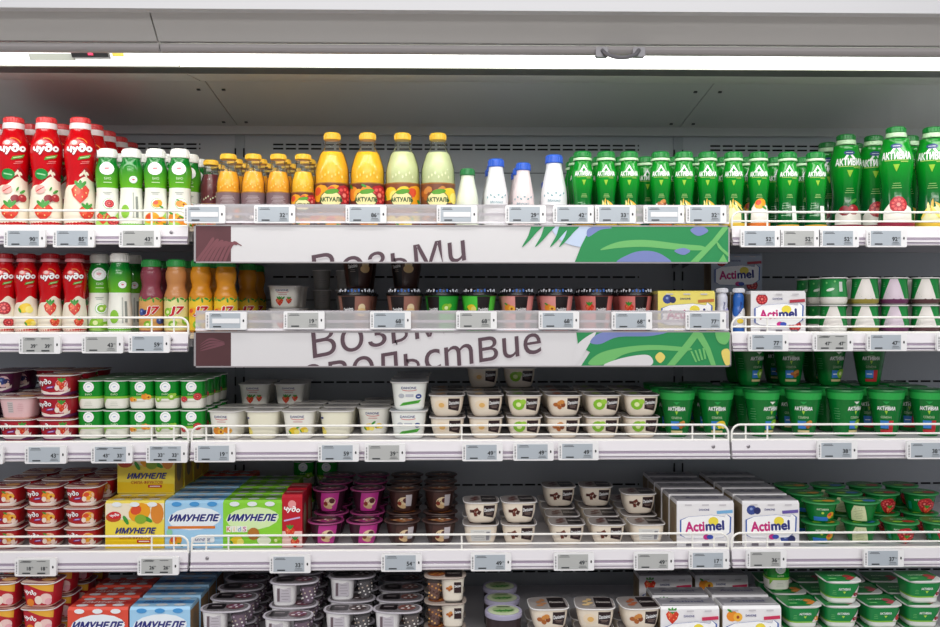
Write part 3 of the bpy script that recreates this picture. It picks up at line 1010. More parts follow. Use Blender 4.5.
def chudo(fruit, big, blank=False):
    def art(p, H, R):
        s = R / .037
        top = (lambda u: H * (.40 + .05 * math.sin(u / R * 1.6 + .6) + .015 * math.sin(u / R * 5)))
        p.rr = R
        p.band(lambda u: H * .015, top, CREAM)
        if big:
            p.band(lambda u: top(u) - .001, lambda u: top(u) + H * (.05 + .03 * math.sin(u / R * 3)), M('a80c1c', .3), R * .1, R * 1.5, 12)
            for k in range(5): p.ell((.004 + .004 * k) * s, top(.004) + H * (.03 + .012 * (k % 3)), .0028 * s, .006 * s, CREAM, -50 + 25 * k, 8)
        p.rr = R
        p.ell(-.012 * s, H * .755, .011 * s, .007 * s, ink('ff7d74')); p.ell(-.012 * s, H * .757, .007 * s, .005 * s, ink('ffd9d4'))
        pts = [(.0 * s + .02 * s * math.cos(t), H * .735 + .018 * s * math.sin(t)) for t in [math.radians(a) for a in range(20, 111, 15)]]
        pts2 = [(.0 * s + .0175 * s * math.cos(t), H * .732 + .0165 * s * math.sin(t)) for t in [math.radians(a) for a in range(110, 19, -15)]]
        p.poly(pts + pts2, ink('ef8a2c'))
        p.text('чy∂o', .0008, H * .695, .027 * s, ink('8d0e1a'), 5, .1, .075, .062 * s)
        p.text('чy∂o', 0, H * .70, .026 * s, WT, 5, .1, .06, .060 * s)
        p.poly([(-.004 * s, H * .60), (.022 * s, H * .625), (.026 * s, H * .655), (.0 * s, H * .63)], ink('58a33a'))
        p.rect(.011 * s, H * .628, .02 * s, .0016 * s, ink('dff0c0'), 14)
        p.rect(.014 * s, H * .59, .018 * s, .0012 * s, ink('ef8c8c'), 10)
        p.rect(.012 * s, H * .575, .02 * s, .0012 * s, ink('ef8c8c'), 10)
        if fruit in ('cherry', 'strawberry') and big:
            if fruit == 'cherry':
                p.ell(-.012 * s, H * .475, .017 * s, .013 * s, ink('1c8f3c'))
                p.rect(-.012 * s, H * .475, .022 * s, .003 * s, ink('a6dca8'), -10)
                p.ell(-.014 * s, H * .34, .013 * s, .011 * s, ink('f0b0a8'))
                p.rect(-.014 * s, H * .34, .02 * s, .002, RED, 30); p.rect(-.012 * s, H * .345, .02 * s, .002, RED, 30)
                p.leaf(.011 * s, H * .345, .006 * s, 60)
                p.berry(.014 * s, H * .27, .017 * s, 'cherry')
                p.berry(-.006 * s, H * .14, .024 * s, 'strawberry')
            else:
                p.berry(.002 * s, H * .31, .026 * s, 'strawberry')
                p.berry(.016 * s, H * .13, .021 * s, 'strawberry')
        else:
            p.berry(.001 * s, H * .31, .024 * s, fruit)
            p.berry(.014 * s, H * .13, .017 * s, fruit)
    return art
for k, f in (('ch_cherry', 'cherry'), ('ch_straw', 'strawberry')):
    bottle(k, .262, .0365, WAVY, .055, .055, .60, RED, CAPRED, M('f5e4e4', .35), art=chudo(f, True))
for k, f in (('cs_pom', 'pom'), ('cs_lemon', 'lemon'), ('cs_straw', 'strawberry')):
    bottle(k, .186, .0272, WAVY, .065, .045, .72, RED, CAPDK, M('d98a90', .35), art=chudo(f, False))

BIO = [(0, .8), (.02, .93), (.06, 1.0), (.14, 1.0), (.26, .97), (.42, .88), (.50, .88), (.60, .97), (.70, 1.0), (.77, .95), (.83, .82), (.87, .76), (.93, .74)]
def bio_art(fruit, turned=False, plain=False):
    def art(p, H, R):
        p.rr = R * .95
        p.band(lambda u: H * .015, lambda u: H * .50, M('f3f3e8', .35))
        x = .006 if turned else -.001
        s = .55 if turned else 1
        y = .60 if turned else .74
        p.ell(x, H * y, .0165 * s, .0155 * s, WT)
        p.ell(x, H * y, .0125 * s, .0112 * s, ink('cfe6d2'), 20)
        p.ell(x + .001, H * y - .001, .0115 * s, .0095 * s, WT, 20)
        p.poly([(x - .007 * s, H * y + .003), (x + .0, H * y + .006 * s), (x + .007 * s, H * y + .002), (x + .001, H * y - .006 * s)], ink('f0d8da'))
        p.rect(x, H * y, .009 * s, .0022, ink('d0424e'), 5)
        if plain:
            p.rect(.006, H * .28, .003, .06, ink('b9bcb4')); p.rect(.014, H * .26, .006, .05, ink('8d938d'))
            p.ell(-.012, H * .2, .01, .016, ink('8cc63e'))
            return
        p.text('БИО', .001, H * .615, .0055, ink('e8f6d8'), w=.014)
        p.rect(.001, H * .565, .018, .0018, ink('d8efbc'))
        p.rect(.0, H * .44, .02, .0014, ink('9aa09a')); p.rect(.0, H * .42, .014, .0014, ink('9aa09a'))
        p.ell(.004, H * .30, .0135, .0125, ink('8fcf7a')); p.ell(.0045, H * .30, .0125, .0115, WT)
        p.berry(.0045, H * .30, .0115, fruit)
        p.poly([(-.024, H * .02), (.024, H * .02), (.024, H * .2), (.012, H * .12), (-.004, H * .18), (-.024, H * .1)], ink('a8d860'))
        p.berry(-.008, H * .12, .016, fruit if fruit != 'pom' else 'strawberry')
        p.berry(.012, H * .08, .013, fruit)
    return art
for k, f, t_, pl in (('bio_pom', 'pom', 0, 0), ('bio_turn', 'strawberry', 1, 1), ('bio_mango', 'mango', 0, 0), ('bio_peach', 'peach', 0, 0), ('bio_kiwi', 'kiwi', 0, 0)):
    bottle(k, .187, .0275, BIO, .115, .0, .76, GRN, M('f2f1ec', .35), M('f2f1ec', .35), art=bio_art(f, t_, pl), zmat=[(0, grad('6cbc28', '067a28', .095, .15))])

AKT = [(0, .85), (.02, .95), (.06, 1.0), (.16, .98), (.30, .86), (.40, .84), (.52, .93), (.63, 1.0), (.72, .99), (.79, .88), (.845, .78), (.88, .77)]
def akt_art(fruit, big=False, turned=0.0):
    def art(p, H, R):
        s = R / .026; e = 0 if big else H * .085
        p.rr = R
        x = turned
        p.text('АКТИВИА', x, H * .705, .0125 * s, WT, 0, 0, .05, .047 * s)
        p.poly([(x - .010 * s, H * .735), (x, H * .825), (x + .010 * s, H * .735), (x + .0055 * s, H * .735), (x, H * .785), (x - .0055 * s, H * .735)], WT)
        p.rect(x, H * .66, .036 * s, .0011 * s, ink('b9d96a'))
        p.rect(x + .012 * s, H * .645, .012 * s, .001 * s, ink('b9d96a'))
        if big:
            p.ell(x, H * .80, .010 * s, .004 * s, ink('24407e')); p.rect(x, H * .80, .012 * s, .0012, WT)
        p.poly([(x - .0045 * s, H * .62), (x + .0045 * s, H * .62), (x + .0022 * s, H * .58), (x, H * .55), (x - .0022 * s, H * .58)], ink('9ccf3a'))
        p.lines(x + .001, H * .44, .017 * s, 3, .0035 * s, ink('a3d27c'), .0012)
        if fruit == 'grain':
            p.poly([(-.018 * s, H * .02), (.018 * s, H * .02), (.018 * s, H * .14 + e), (.006 * s, H * .22 + e), (-.008 * s, H * .2 + e), (-.018 * s, H * .12 + e)], ink('eee9b8'))
            p.berry(.002 * s, H * .19 + e * 1.3, .017 * s, 'grain')
            p.band(lambda u: H * .015, lambda u: H * .07, ink('dcb53c'), -R * 1.2, R * 1.2, 12)
        elif fruit == 'plain':
            p.rect(.016 * s, H * .20, .012 * s, .035 * s, ink('e8ece4'))
            p.lines(-.006 * s, H * .33, .018 * s, 6, .006 * s, ink('a3d2a4'), .001)
            p.band(lambda u: H * .015, lambda u: H * .05, ink('d8a03c'), -R * 1.2, R * 1.2, 12)
        else:
            p.poly([(-.02 * s, H * .02), (.024 * s, H * .02), (.024 * s, H * .20 + e), (.01 * s, H * .25 + e), (-.012 * s, H * .24 + e), (-.02 * s, H * .18 + e)], ink('efe9df'))
            p.berry(.003 * s, H * .235 + e, .0155 * s, fruit)
            p.band(lambda u: H * .015, lambda u: H * .075, ink('8d1c36' if fruit in ('pom', 'cherry', 'strawberry') else 'd5702a'), -R * 1.3, R * 1.3, 12)
    return art
for k, f in (('as_grain', 'grain'), ('as_nuts', 'nuts'), ('as_mango', 'mango'), ('as_plain', 'plain'), ('as_pom', 'pom')):
    bottle(k, .184, .0255, AKT, .085, .035, .80, GRN, CAPG, RINGG, art=akt_art(f, turned=.0 if f != 'plain' else .004), zmat=[(.0, grad('045c26', '0c9426', .05, .11))])
for k, f, tt in (('al_pom', 'pom', .0), ('al_grain', 'grain', -.004), ('al_cherry', 'cherry', .006)):
    bottle(k, .248, .0395, AKT, .06, .045, .55, GRN, CAPG, RINGG,
           art=akt_art(f, True, tt), zmat=[(.0, grad('045c26', '0c9426', .07, .15))])
for k in ('al_pom', 'al_grain', 'al_cherry'):       # the litre bottles have a longer shoulder
    pass

def juice(key, H, R, liq, level, labz, art, capr, neck):
    P = Proto(key, 'juice_bottle', 'juice bottle')
    pts = [(0, .85), (.02, .96), (.05, 1), (.30, 1), (.50, 1.0), (.62, .97), (.72, .82)] + neck
    prof = smooth_prof([(z * H, r * R) for z, r in pts], 4)
    inner = [(max(z, .004), r - .0012) for z, r in prof if z <= level * H]
    mb = MB(); lathe(mb, ROUND, inner, M(liq, .22)); P.part('juice', mb.mesh('juice'))
    mb = MB(); lathe(mb, ROUND, prof, PET, top=False)
    lathe(mb, ROUND, [(H * .885, capr * R * 1.08), (H * .897, capr * R * 1.12), (H * .902, capr * R * 1.0)], PET, top=False, bottom=False)
    P.part('clear_bottle', mb.mesh('clear_bottle'))
    mb = cap_mesh(capr * R, H * .925, H, M('f2c02c', .32)); P.part('cap', mb.mesh('cap'))
    pr = Print(Around(ROUND, prof)); pr.rr = R
    # pressed droplets under the shoulder, their shine put into a paler colour
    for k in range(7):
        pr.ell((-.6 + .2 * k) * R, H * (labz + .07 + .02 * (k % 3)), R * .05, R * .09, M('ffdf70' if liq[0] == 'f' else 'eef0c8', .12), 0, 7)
    art(pr, H, R, labz); P.part('label', pr.mesh('label'))
def jl_photo(a, b, bg='6a3428'):
    def art(p, H, R, z):
        p.band(lambda u: H * .03, lambda u: H * z, ink(bg))
        p.band(lambda u: H * z, lambda u: H * (z + .012), ink('a8702c'))
        p.berry(-R * .75, H * (z - .10), R * .6, a); p.berry(R * .1, H * (z - .08), R * .45, a); p.berry(R * .72, H * (z - .12), R * .7, b); p.berry(R * .1, H * .07, R * .5, a)
        p.berry(-R * .7, H * .1, R * .4, a); p.berry(R * .9, H * .12, R * .45, a)
        p.ell(0 - R * .05, H * (z - .165), R * .60, R * .50, ink('27572c'))
        p.ell(0 - R * .05, H * (z - .165), R * .56, R * .46, ink('f3e6a6'))
        p.leaf(R * .0, H * (z - .085), R * .4, 10, ink('5aa02c'))
        p.text('АКТУАЛЬ', -R * .05, H * (z - .165), R * .27, ink('27572c'), 0, 0, .05, R * 1.25)
        p.rect(-R * .05, H * (z - .23), R * .4, .0012, ink('27572c'))
    return art
def jl_back(p, H, R, z):
    p.band(lambda u: H * .03, lambda u: H * z, ink('7d6468'))
    p.band(lambda u: H * z, lambda u: H * (z + .012), ink('a8702c'))
    p.lines(0, H * (z - .05), R * 1.2, 6, R * .12, ink('c9b8ba'), .0011)
    p.rect(R * .05, H * (z - .32), R * .55, R * .5, ink('f0ece8'))
    p.berry(R * .95, H * .2, R * .5, 'mango')
NS = [(.79, .68), (.85, .60), (.90, .58), (.94, .57)]
NL = [(.78, .70), (.835, .50), (.87, .44), (.94, .42)]
juice('j_dark', .172, .0275, '6a1420', .80, .36, jl_photo('mango', 'pom', '5a2a20'), .62, NS)
juice('j_back', .176, .0275, 'ffb200', .76, .47, jl_back, .66, NS)
juice('j_front', .176, .0275, 'ffc400', .76, .47, jl_photo('mango', 'pom'), .66, NS)
juice('jl_mango', .229, .0405, 'ffc000', .80, .455, jl_photo('mango', 'pom'), .47, NL)
juice('jl_orange', .229, .0405, 'ffc400', .80, .455, jl_photo('peach', 'pom'), .47, NL)
juice('jl_lemon', .229, .0405, 'd8dca6', .80, .455, jl_photo('lemon', 'mango', '8a4a2c'), .47, NL)
juice('jl_lemon2', .229, .0405, 'd6dcaa', .80, .455, jl_photo('nuts', 'lemon', '7a4630'), .47, NL)

def milk(key, H, R, body, capc, draw=True):
    def art(p, H, R):
        p.rr = R
        if draw:
            for k in range(6):
                a = -.8 + k * .32
                p.ell(a * R, H * (.44 + .03 * (k % 2)), .0016, .003, ink('4f9aa4'), 30 * k, 6)
            p.text('Молоко', 0, H * .37, .006, ink('3f8894'), 0, .2, 0, .030)
            p.lines(0, H * .2, .02, 2, .003, ink('9ab6bc'))
    pts = [(0, .85), (.02, .96), (.06, 1.0), (.30, 1.0), (.48, .97), (.62, .84), (.76, .68), (.84, .60), (.92, .58)]
    bottle(key, H, R, pts, .115, 0, .63, M(body, .32), capc, capc, art=art, cat='milk bottle', name='milk_bottle')
BLUE = M('2a5fcc', .3)
milk('m_green', .143, .0265, 'e4ead8', M('1a7a3c', .3), False)
milk('m_blue', .167, .029, 'eeeef0', BLUE)
milk('m_pink', .158, .0265, 'ecdcdc', BLUE)
milk('m_big', .177, .0315, 'f0f0f2', BLUE)
milk('m_small', .135, .0235, 'dedee6', BLUE)

def smoothie(key, col, lab, fr):
    def art(p, H, R):
        p.rr = R
        p.band(lambda u: H * .03, lambda u: H * (.46 + .02 * math.sin(u / R * 4)), ink(lab))
        for k in range(8):
            p.leaf((-1.3 + k * .36) * R, H * (.44 + .02 * (k % 2)), R * .22, 40 + 60 * (k % 3))
        p.berry(-R * .7, H * .28, R * .45, fr); p.berry(R * .8, H * .16, R * .42, fr); p.berry(-R * .3, H * .11, R * .4, 'kiwi')
        p.text('J7', R * .06, H * .29, .026, WT, 0, .15, .09, .036)
        p.text('J7', R * .06, H * .29, .0235, ink('c4161c'), 0, .15, .05, .033)
    pts = [(0, .88), (.03, .98), (.08, 1), (.45, 1), (.52, .97), (.60, .80), (.66, .78), (.74, .88), (.82, .88), (.87, .78), (.93, .72)]
    bottle(key, .172, .0275, pts, .10, 0, .78, M(col, .25), M('2f9c48', .3), M('2f9c48', .3), art=art, cat='smoothie bottle', name='smoothie_bottle')
smoothie('s_berry', '8a3e4c', 'd8a05a', 'blueberry')
smoothie('s_banana', 'c98a52', 'e8e09a', 'kiwi')
smoothie('s_mango', 'd88e1e', 'f0c832', 'mango')

def mini(key, body, swirl):
    def art(p, H, R):
        p.rr = R
        p.band(lambda u: H * .1, lambda u: H * (.45 + .1 * math.sin(u / R * 2)), ink(swirl))
        p.text('Actimel', 0, H * .55, .006, NAVY, 80, 0, .02, .028)
        p.ell(.0, H * .25, .008, .006, ink('f2d24a'))
    pts = [(0, .9), (.05, 1), (.45, 1), (.58, .86), (.68, .88), (.8, .88), (.86, .7), (.9, .66)]
    bottle(key, .105, .0145, pts, .10, 0, .92, M(body, .3), M('e8e8ee', .3), M('e8e8ee', .3), art=art, cat='small yogurt drink bottle', name='yogurt_drink_bottle')
mini('mini_w', 'dfe0ec', 'a9a4d4'); mini('mini_b', '2f6ac0', 'f2f2f4')

# --- cups
def cup(key, W, H, sec, taper, body, lid, label_art=None, lid_art=None, lidw=1.10, cat='yogurt cup', name='yogurt_cup', belly=0.0, lidt=.0022, bands=None, depth=1.0, rim='e9e6e4', pot=None):
    P = Proto(key, name, cat)
    R = W / 2 / lidw
    if pot: prof = smooth_prof([(z * H, r * R) for z, r in pot], 4)
    else:
        r0 = R * taper
        prof = [(0, r0 * .86), (H * .03, r0 * .95), (H * .10, r0 + (R - r0) * .1)]
        for k in range(1, 7):
            t = .1 + .9 * k / 6
            prof.append((H * (t * .97), r0 + (R - r0) * t + belly * R * math.sin(PI * t)))
    mb = MB(); lathe(mb, sec, prof, body, top=True)
    P.part('cup', mb.mesh('cup'))
    RL = R * lidw
    mb = MB()
    lathe(mb, sec, [(H - lidt, RL * .99), (H - lidt * .5, RL), (H, RL * .985)], M(rim, .35))
    lathe(mb, sec, [(H + .0001, RL * .965), (H + .0006, RL * .93)], lid, bottom=False)
    if lid_art:
        pr = Print(Flat('top', H + .0007), maxe=.02); lid_art(pr, RL)
    P.part('lid', mb.mesh('lid'), None, [('lid_print', pr.mesh('lid_print'))] if lid_art else ())
    if label_art:
        pr = Print(Around(sec, prof)); pr.rr = sum(r for z, r in prof) / len(prof); label_art(pr, H, R)
        P.part('label', pr.mesh('label'))
    return P

def a_chudo(fr, purple):
    def art(p, H, R):
        w = R * 1.9
        p.band(lambda u: H * .0 + .003, lambda u: H * .22, M('6d2a60' if purple else 'e8d9cc', .3))
        p.poly([(-w / 2, H * .35), (-w * .1, H * .2), (w * .3, H * .25), (w * .5, H * .4), (w * .5, H * .26), (w * .2, H * .1), (-w * .3, H * .12), (-w / 2, H * .25)], ink('f6e8e2'))
        p.ell(w * .24, H * .55, w * .17, H * .28, ink('f3c4a0' if not purple else 'efc8cc'))
        p.berry(w * .24, H * .58, H * .27, fr)
        p.ell(w * .12, H * .42, w * .07, H * .13, ink('fbe9d8')); p.ell(w * .36, H * .38, w * .06, H * .12, ink('f7dccb'))
        p.text('чy∂o', -w * .21, H * .66, H * .34, ink('6a0c18'), 5, .1, .05, w * .39)
        p.text('чy∂o', -w * .215, H * .67, H * .32, WT, 5, .1, .03, w * .37)
        p.poly([(-w * .2, H * .38), (w * .02, H * .42), (w * .04, H * .52), (-w * .17, H * .47)], ink('7a3f9a'))
        p.rect(-w * .08, H * .45, w * .14, H * .04, ink('d8c4ea'), 8)
    return art
def l_chudo(c1, c2):
    def art(p, r):
        p.poly([(-r * .9, -r * .2), (0, -r * .6), (r * .9, -r * .5), (r * .9, -r * .85), (-r * .9, -r * .85)], ink(c1))
        p.ell(r * .35, -r * .1, r * .4, r * .35, ink(c2))
        p.text('чy∂o', -r * .35, r * .1, r * .4, WT, 0, .1, .03, r * .8)
        p.rect(0, r * .55, r * 1.2, r * .2, ink('f0dcd4'))
    return art
for k, f, pu, c in (('cc_cherry', 'strawberry', True, 'b3162c'), ('cc_peach', 'peach', False, 'b41a22'), ('cc_mix', 'mango', False, 'b41a22')):
    cup(k, .089, .0505, SQ, .80, M(c, .3), M('8e2430', .35), a_chudo(f, pu), l_chudo('e9cdb4', 'e8a860'))
cup('cc_dark', .089, .0505, SQ, .80, M('5a1c48', .3), M('5a1c38', .35), a_chudo('blueberry', True), l_chudo('d8b8c8', '5a3a7c'))
def a_blank(p, H, R):
    w = R * 1.2
    p.rect(-w * .15, H * .55, w * .24, H * .5, ink('cfc3c2'))
    for i in range(5): p.rect(-w * .15, H * (.36 + .09 * i), w * .2, .001, ink('9a8d90'))
    p.lines(w * .3, H * .7, w * .3, 4, .005, ink('d9a9ae'))
cup('cc_pink', .089, .0505, SQ, .80, M('e9c2c4', .3), M('8e2430', .35), a_blank, l_chudo('e9cdb4', 'e8a860'))
def a_chb(p, H, R):
    w = R * 1.9
    p.poly([(-w * .3, H * .97), (w * .5, H * .97), (w * .5, H * .62), (w * .1, H * .75)], ink('f2b43c'))
    p.band(lambda u: .003, lambda u: H * .1, ink('f0d8c8'))
    p.text('чy∂o', -w * .18, H * .62, H * .26, WT, -12, .1, .04, w * .38)
    p.ell(w * .28, H * .38, w * .18, H * .22, ink('f6cfc8')); p.ell(w * .06, H * .32, w * .12, H * .18, ink('fae6d8')); p.ell(w * .36, H * .26, w * .1, H * .14, ink('efb0b8'))
    p.ell(-w * .2, H * .22, w * .12, H * .16, ink('ef8a2c'))
cup('cb_fruit', .083, .0565, SQ, .84, M('c22030', .3), M('7d3038', .35), a_chb, l_chudo('d9b9a8', 'e0a868'))

def a_bio(fr):
    def art(p, H, R):
        w = R * 1.7
        p.band(lambda u: .003, lambda u: H * .40, M('f4f2e6', .35))
        p.band(lambda u: H * .38, lambda u: H * .46, ink('8cc63e'))
        p.ell(w * .02, H * .78, w * .24, H * .18, WT); p.ell(w * .02, H * .78, w * .18, H * .13, ink('cfe4dc')); p.ell(w * .03, H * .775, w * .16, H * .11, WT)
        p.rect(w * .02, H * .79, w * .12, H * .03, ink('9cb6d6'), 10)
        p.text('БИО', w * .02, H * .53, H * .06, ink('e4f4d0'), w=w * .3)
        if fr:
            p.berry(w * .3, H * .45, H * .15, fr); p.berry(-w * .3, H * .36, H * .12, fr)
            p.rect(0, H * .3, w * .5, .0012, ink('b9b9a8'))
        else:
            p.poly([(-w * .5, H * .2), (-w * .3, H * .42), (-w * .5, H * .42)], ink('8cc63e'))
            p.lines(0, H * .27, w * .4, 3, .004, ink('c4c8ba'))
    return art
for k, f in (('cg_plain', None), ('cg_peach', 'peach'), ('cg_kiwi', 'kiwi'), ('cg_pom', 'pom')):
    cup(k, .0605, .0685, SQS, .90, GRN, M('5c8a5e', .4), a_bio(f), None, lidw=1.06, belly=.03)

def a_dan(fr, green=False):
    def art(p, H, R):
        w = R * 1.8
        p.text('DANONE', -w * .02, H * .80, H * .085, NAVY, 0, 0, .02, w * .42)
        pts = [(w * (.24 * math.cos(t)), H * (.76 + .075 * math.sin(t))) for t in [math.radians(a) for a in range(205, 336, 13)]]
        pts2 = [(w * (.22 * math.cos(t)), H * (.765 + .06 * math.sin(t))) for t in [math.radians(a) for a in range(335, 204, -13)]]
        p.poly(pts + pts2, ink('d0323c'))
        if green:
            p.ell(-w * .24, H * .52, w * .09, H * .08, ink('b8bcc4')); p.rect(0, H * .53, w * .24, H * .1, ink('c2c4ce'))
            p.ell(w * .27, H * .5, w * .09, H * .085, ink('27418a')); p.rect(w * .27, H * .5, w * .08, H * .03, WT)
            p.poly([(-w * .32, H * .16), (w * .28, H * .26), (w * .36, H * .38), (-w * .2, H * .28)], ink('52b036'))
            p.text('Густой', w * .02, H * .27, H * .075, ink('1f7a30'), 10, .2, .02, w * .42)
        else:
            p.rect(0, H * .62, w * .3, .0016, ink('c9848c'))
            p.berry(-w * .12, H * .3, H * .2, fr); p.berry(w * .22, H * .34, H * .15, fr)
            p.leaf(w * .02, H * .45, H * .1, 40)
    return art
def l_plain(p, r):
    p.text('DANONE', 0, r * .1, r * .26, NAVY, w=r * 1.0)
    p.rect(0, -r * .35, r * 1.1, r * .12, ink('b9b4ba'))
DW = M('f0eee4', .32)
for k, f in (('da_lemon', 'lemon'), ('da_peach', 'peach'), ('da_straw', 'strawberry')):
    cup(k, .083, .0665, SQ, .80, DW, M('d7d3cc', .35, .15), a_dan(f), l_plain)
def a_side(p, H, R):
    p.berry(-R * .95, H * .3, H * .24, 'lemon'); p.rect(-R * .9, H * .75, R * .4, .004, NAVY)
cup('da_side', .083, .0665, SQ, .80, M('f0ecd6', .32), M('d7d3cc', .35, .15), a_side, l_plain)
cup('da_green', .092, .0665, SQ, .82, M('f3f5ef', .32), M('c9cdd2', .3, .3), a_dan('', True), l_plain)
cup('da_low', .083, .0555, SQ, .84, DW, M('cfccc8', .35, .15), a_dan('strawberry'), l_plain)
cup('grey_cup', .052, .052, ROUND, .84, M('a9a8a2', .4), M('c2c2c0', .4), lambda p, H, R: p.lines(0, H * .7, R, 4, .006, ink('8a8a88')), None, lidw=1.08)

def a_dss(fr, side=1):
    def art(p, H, R):
        w = R * 1.8
        p.poly([(w * .06, H * .86), (w * .40, H * .86), (w * .40, H * .26), (w * .06, H * .36)], ink('2a1518'))
        p.text('Danissimo', w * .23, H * .66, H * .16, WT, 6, .2, .02, w * .31)
        p.rect(w * .23, H * .5, w * .22, .001, ink('a08a80')); p.rect(w * .23, H * .44, w * .16, .001, ink('a08a80'))
        if fr: p.berry(-w * .17, H * .56, H * .32, fr)
    return art
def l_dss(c):
    def art(p, r):
        p.rect(r * .42, 0, r * .82, r * 1.5, ink('1d1416'))
        p.text('Danissimo', r * .42, r * .05, r * .28, ink('d8d0ca'), 0, .2, .02, r * .7)
        for k in range(4): p.ell(-r * .45 + r * .2 * (k % 2), -r * .4 + r * .25 * k, r * .2, r * .14, ink(c), 30 * k, 7)
    return art
DC = M('efe2cf', .32)
for k, f, c in (('dn_egg', 'egg', 'c89a68'), ('dn_van', 'egg', 'e2c088'), ('dn_lime', 'kiwi', '7aa83c'), ('dn_nut', 'nuts', 'a85a34'), ('dn_apple', 'kiwi', '9ab84c'), ('dn_choc', 'choc', '5a2018'), ('dn_cream', 'nuts', 'b07a50')):
    cup(k, .0865, .0505, SQ, .76, DC, M('a39b98', .35, .2), a_dss(f), l_dss(c), belly=.06)
def a_back(p, H, R):
    p.rect(0, H * .52, R * 1.1, H * .55, M('dcdcd8', .35)); p.lines(-R * .1, H * .7, R * .8, 5, .0045, ink('9c9aa0')); p.rect(R * .38, H * .5, R * .18, H * .4, ink('8d8c92'))
cup('dn_back', .0865, .0505, SQ, .76, DC, M('a39b98', .35, .2), a_back, l_dss('5a2018'), belly=.06)

def a_tub(fr, turned=0):
    def art(p, H, R):
        w = R * 1.5
        x = w * .35 if turned else 0
        p.band(lambda u: H * .80, lambda u: H * .955, M('2cae4e', .3))
        p.poly([(x - w * .10, H * .76), (x + w * .10, H * .76), (x, H * .70)], ink('e6efe0') if turned else ink('17a047'))
        p.text('АКТИВИА', x, H * .61, H * .085, WT, 0, 0, .04, w * .58)
        p.poly([(x - w * .05, H * .56), (x + w * .05, H * .56), (x, H * .48)], ink('a8d840'))
        p.rect(x, H * .665, w * .2, .0015, ink('a0d29a'))
        p.text('СЕМЕНА', x, H * .42, H * .05, ink('cfe6c0'), w=w * .36)
        p.rect(x - w * .06, H * .26, w * .30, H * .17, ink('3a7fd0')); p.rect(x - w * .06, H * .26, w * .2, .002, WT)
        if fr == 'red':
            p.rect(x + w * .17, H * .22, w * .16, H * .26, ink('c92c34')); p.rect(x, H * .12, w * .46, H * .06, ink('c92c34'))
        else:
            p.berry(x + w * .17, H * .27, H * .13, fr); p.rect(x, H * .12, w * .46, H * .05, ink('d9c890'))
        if turned: p.lines(-w * .28, H * .6, w * .22, 5, .006, ink('6fb57e'))
    return art
def l_tub(p, r):
    p.ell(0, -r * .2, r * .5, r * .3, ink('0a5c28')); p.text('АКТИВИА', 0, r * .2, r * .2, WT, w=r * .9)
for k, f, t_ in (('tb_blue', 'nuts', 0), ('tb_turn', 'kiwi', 1), ('tb_red', 'red', 0), ('tb_seed', 'lemon', 0)):
    cup(k, .0885, .112, ROUND, .58, M('08762e', .2), M('0c6a30', .35), a_tub(f, t_), l_tub, lidw=1.03, lidt=.006, rim='0e7a34', name='yogurt_tub', cat='yogurt tub')
for k in ('tb_blue', 'tb_turn', 'tb_red', 'tb_seed'):
    pass

POT = [(0, .78), (.03, .90), (.12, .99), (.30, 1.0), (.55, .95), (.78, .91), (.9, .91), (.98, .92)]
def a_pot(base, leaf=False):
    def art(p, H, R):
        w = R * 1.9
        p.band(lambda u: .002, lambda u: H * .2, ink(base))
        if leaf:
            p.band(lambda u: H * .28, lambda u: H * .96, M('1c8a40', .3)); p.leaf(-w * .15, H * .55, w * .16, 15, ink('dfeedd')); p.rect(w * .25, H * .66, w * .14, H * .36, ink('cfd8d0'))
            p.ell(-w * .3, H * .8, w * .04, w * .04, ink('7cc878')); p.ell(w * .02, H * .85, w * .04, w * .04, ink('7cc878'))
        else:
            p.band(lambda u: H * .22, lambda u: H * .96, M('12853a', .3))
            p.poly([(-w * .16, H * .95), (w * .12, H * .95), (w * .22, H * .7), (w * .36, H * .2), (-w * .44, H * .2), (-w * .30, H * .6)], M('ece6e0' if base not in ('6a2f58',) else 'dccbd8', .28))
            p.lines(-w * .42, H * .8, w * .12, 3, .004, ink('8fc79a'))
            for k in range(4): p.ell(w * (-.15 + .12 * k), H * (.14 + .03 * (k % 2)), w * .06, H * .05, ink(base), k * 40, 7)
    return art
for k, b, lf in (('pt_leaf', 'e8e4dc', True), ('pt_kiwi', '9a8a3a', False), ('pt_plum', '6a2f58', False), ('pt_dark', '5c3a3c', False), ('pt_plain', 'f1efe8', False)):
    cup(k, .0665, .0645, ROUND, .9, M('eeeae4' if k != 'pt_plum' else 'ddd0d8', .28), M('b9c4b8', .35), a_pot(b, lf), None, lidw=1.06, pot=POT, name='yogurt_pot', cat='yogurt pot')

def a_mag(c, dark):
    def art(p, H, R):
        w = R * 1.8
        p.poly([(-w * .3, H * .08), (w * .34, H * .08), (w * .4, H * .9), (-w * .18, H * .9)], ink(c))
        p.ell(w * .08, H * .5, w * .2, H * .2, ink('e9d0a8'), 20); p.ell(w * .16, H * .55, w * .1, H * .12, ink('5a2a2c'), 0, 8)
        p.ell(w * .02, H * .3, w * .16, H * .1, ink('dcb98a'), -20); p.ell(-w * .05, H * .42, w * .07, H * .1, ink('8c3a2a'), 0, 8)
        if dark: p.rect(w * .26, H * .55, w * .2, H * .5, ink('c8c0c4')); 
    return art
def l_mag(c):
    def art(p, r):
        p.ell(0, 0, r * .85, r * .85, ink('2a1a1c'))
        p.poly([(-r * .7, -r * .2), (r * .1, -r * .8), (r * .75, -r * .2), (r * .1, r * .1)], ink(c))
        for k in range(6): p.ell(r * (-.35 + .16 * k), r * (-.3 + .12 * (k % 3)), r * .14, r * .07, ink(('e3c99a', 'b8642c', 'f0e6da')[k % 3]), 40 * k, 7)
        p.rect(0, r * .45, r * .9, r * .14, ink('8d7a78'))
    return art
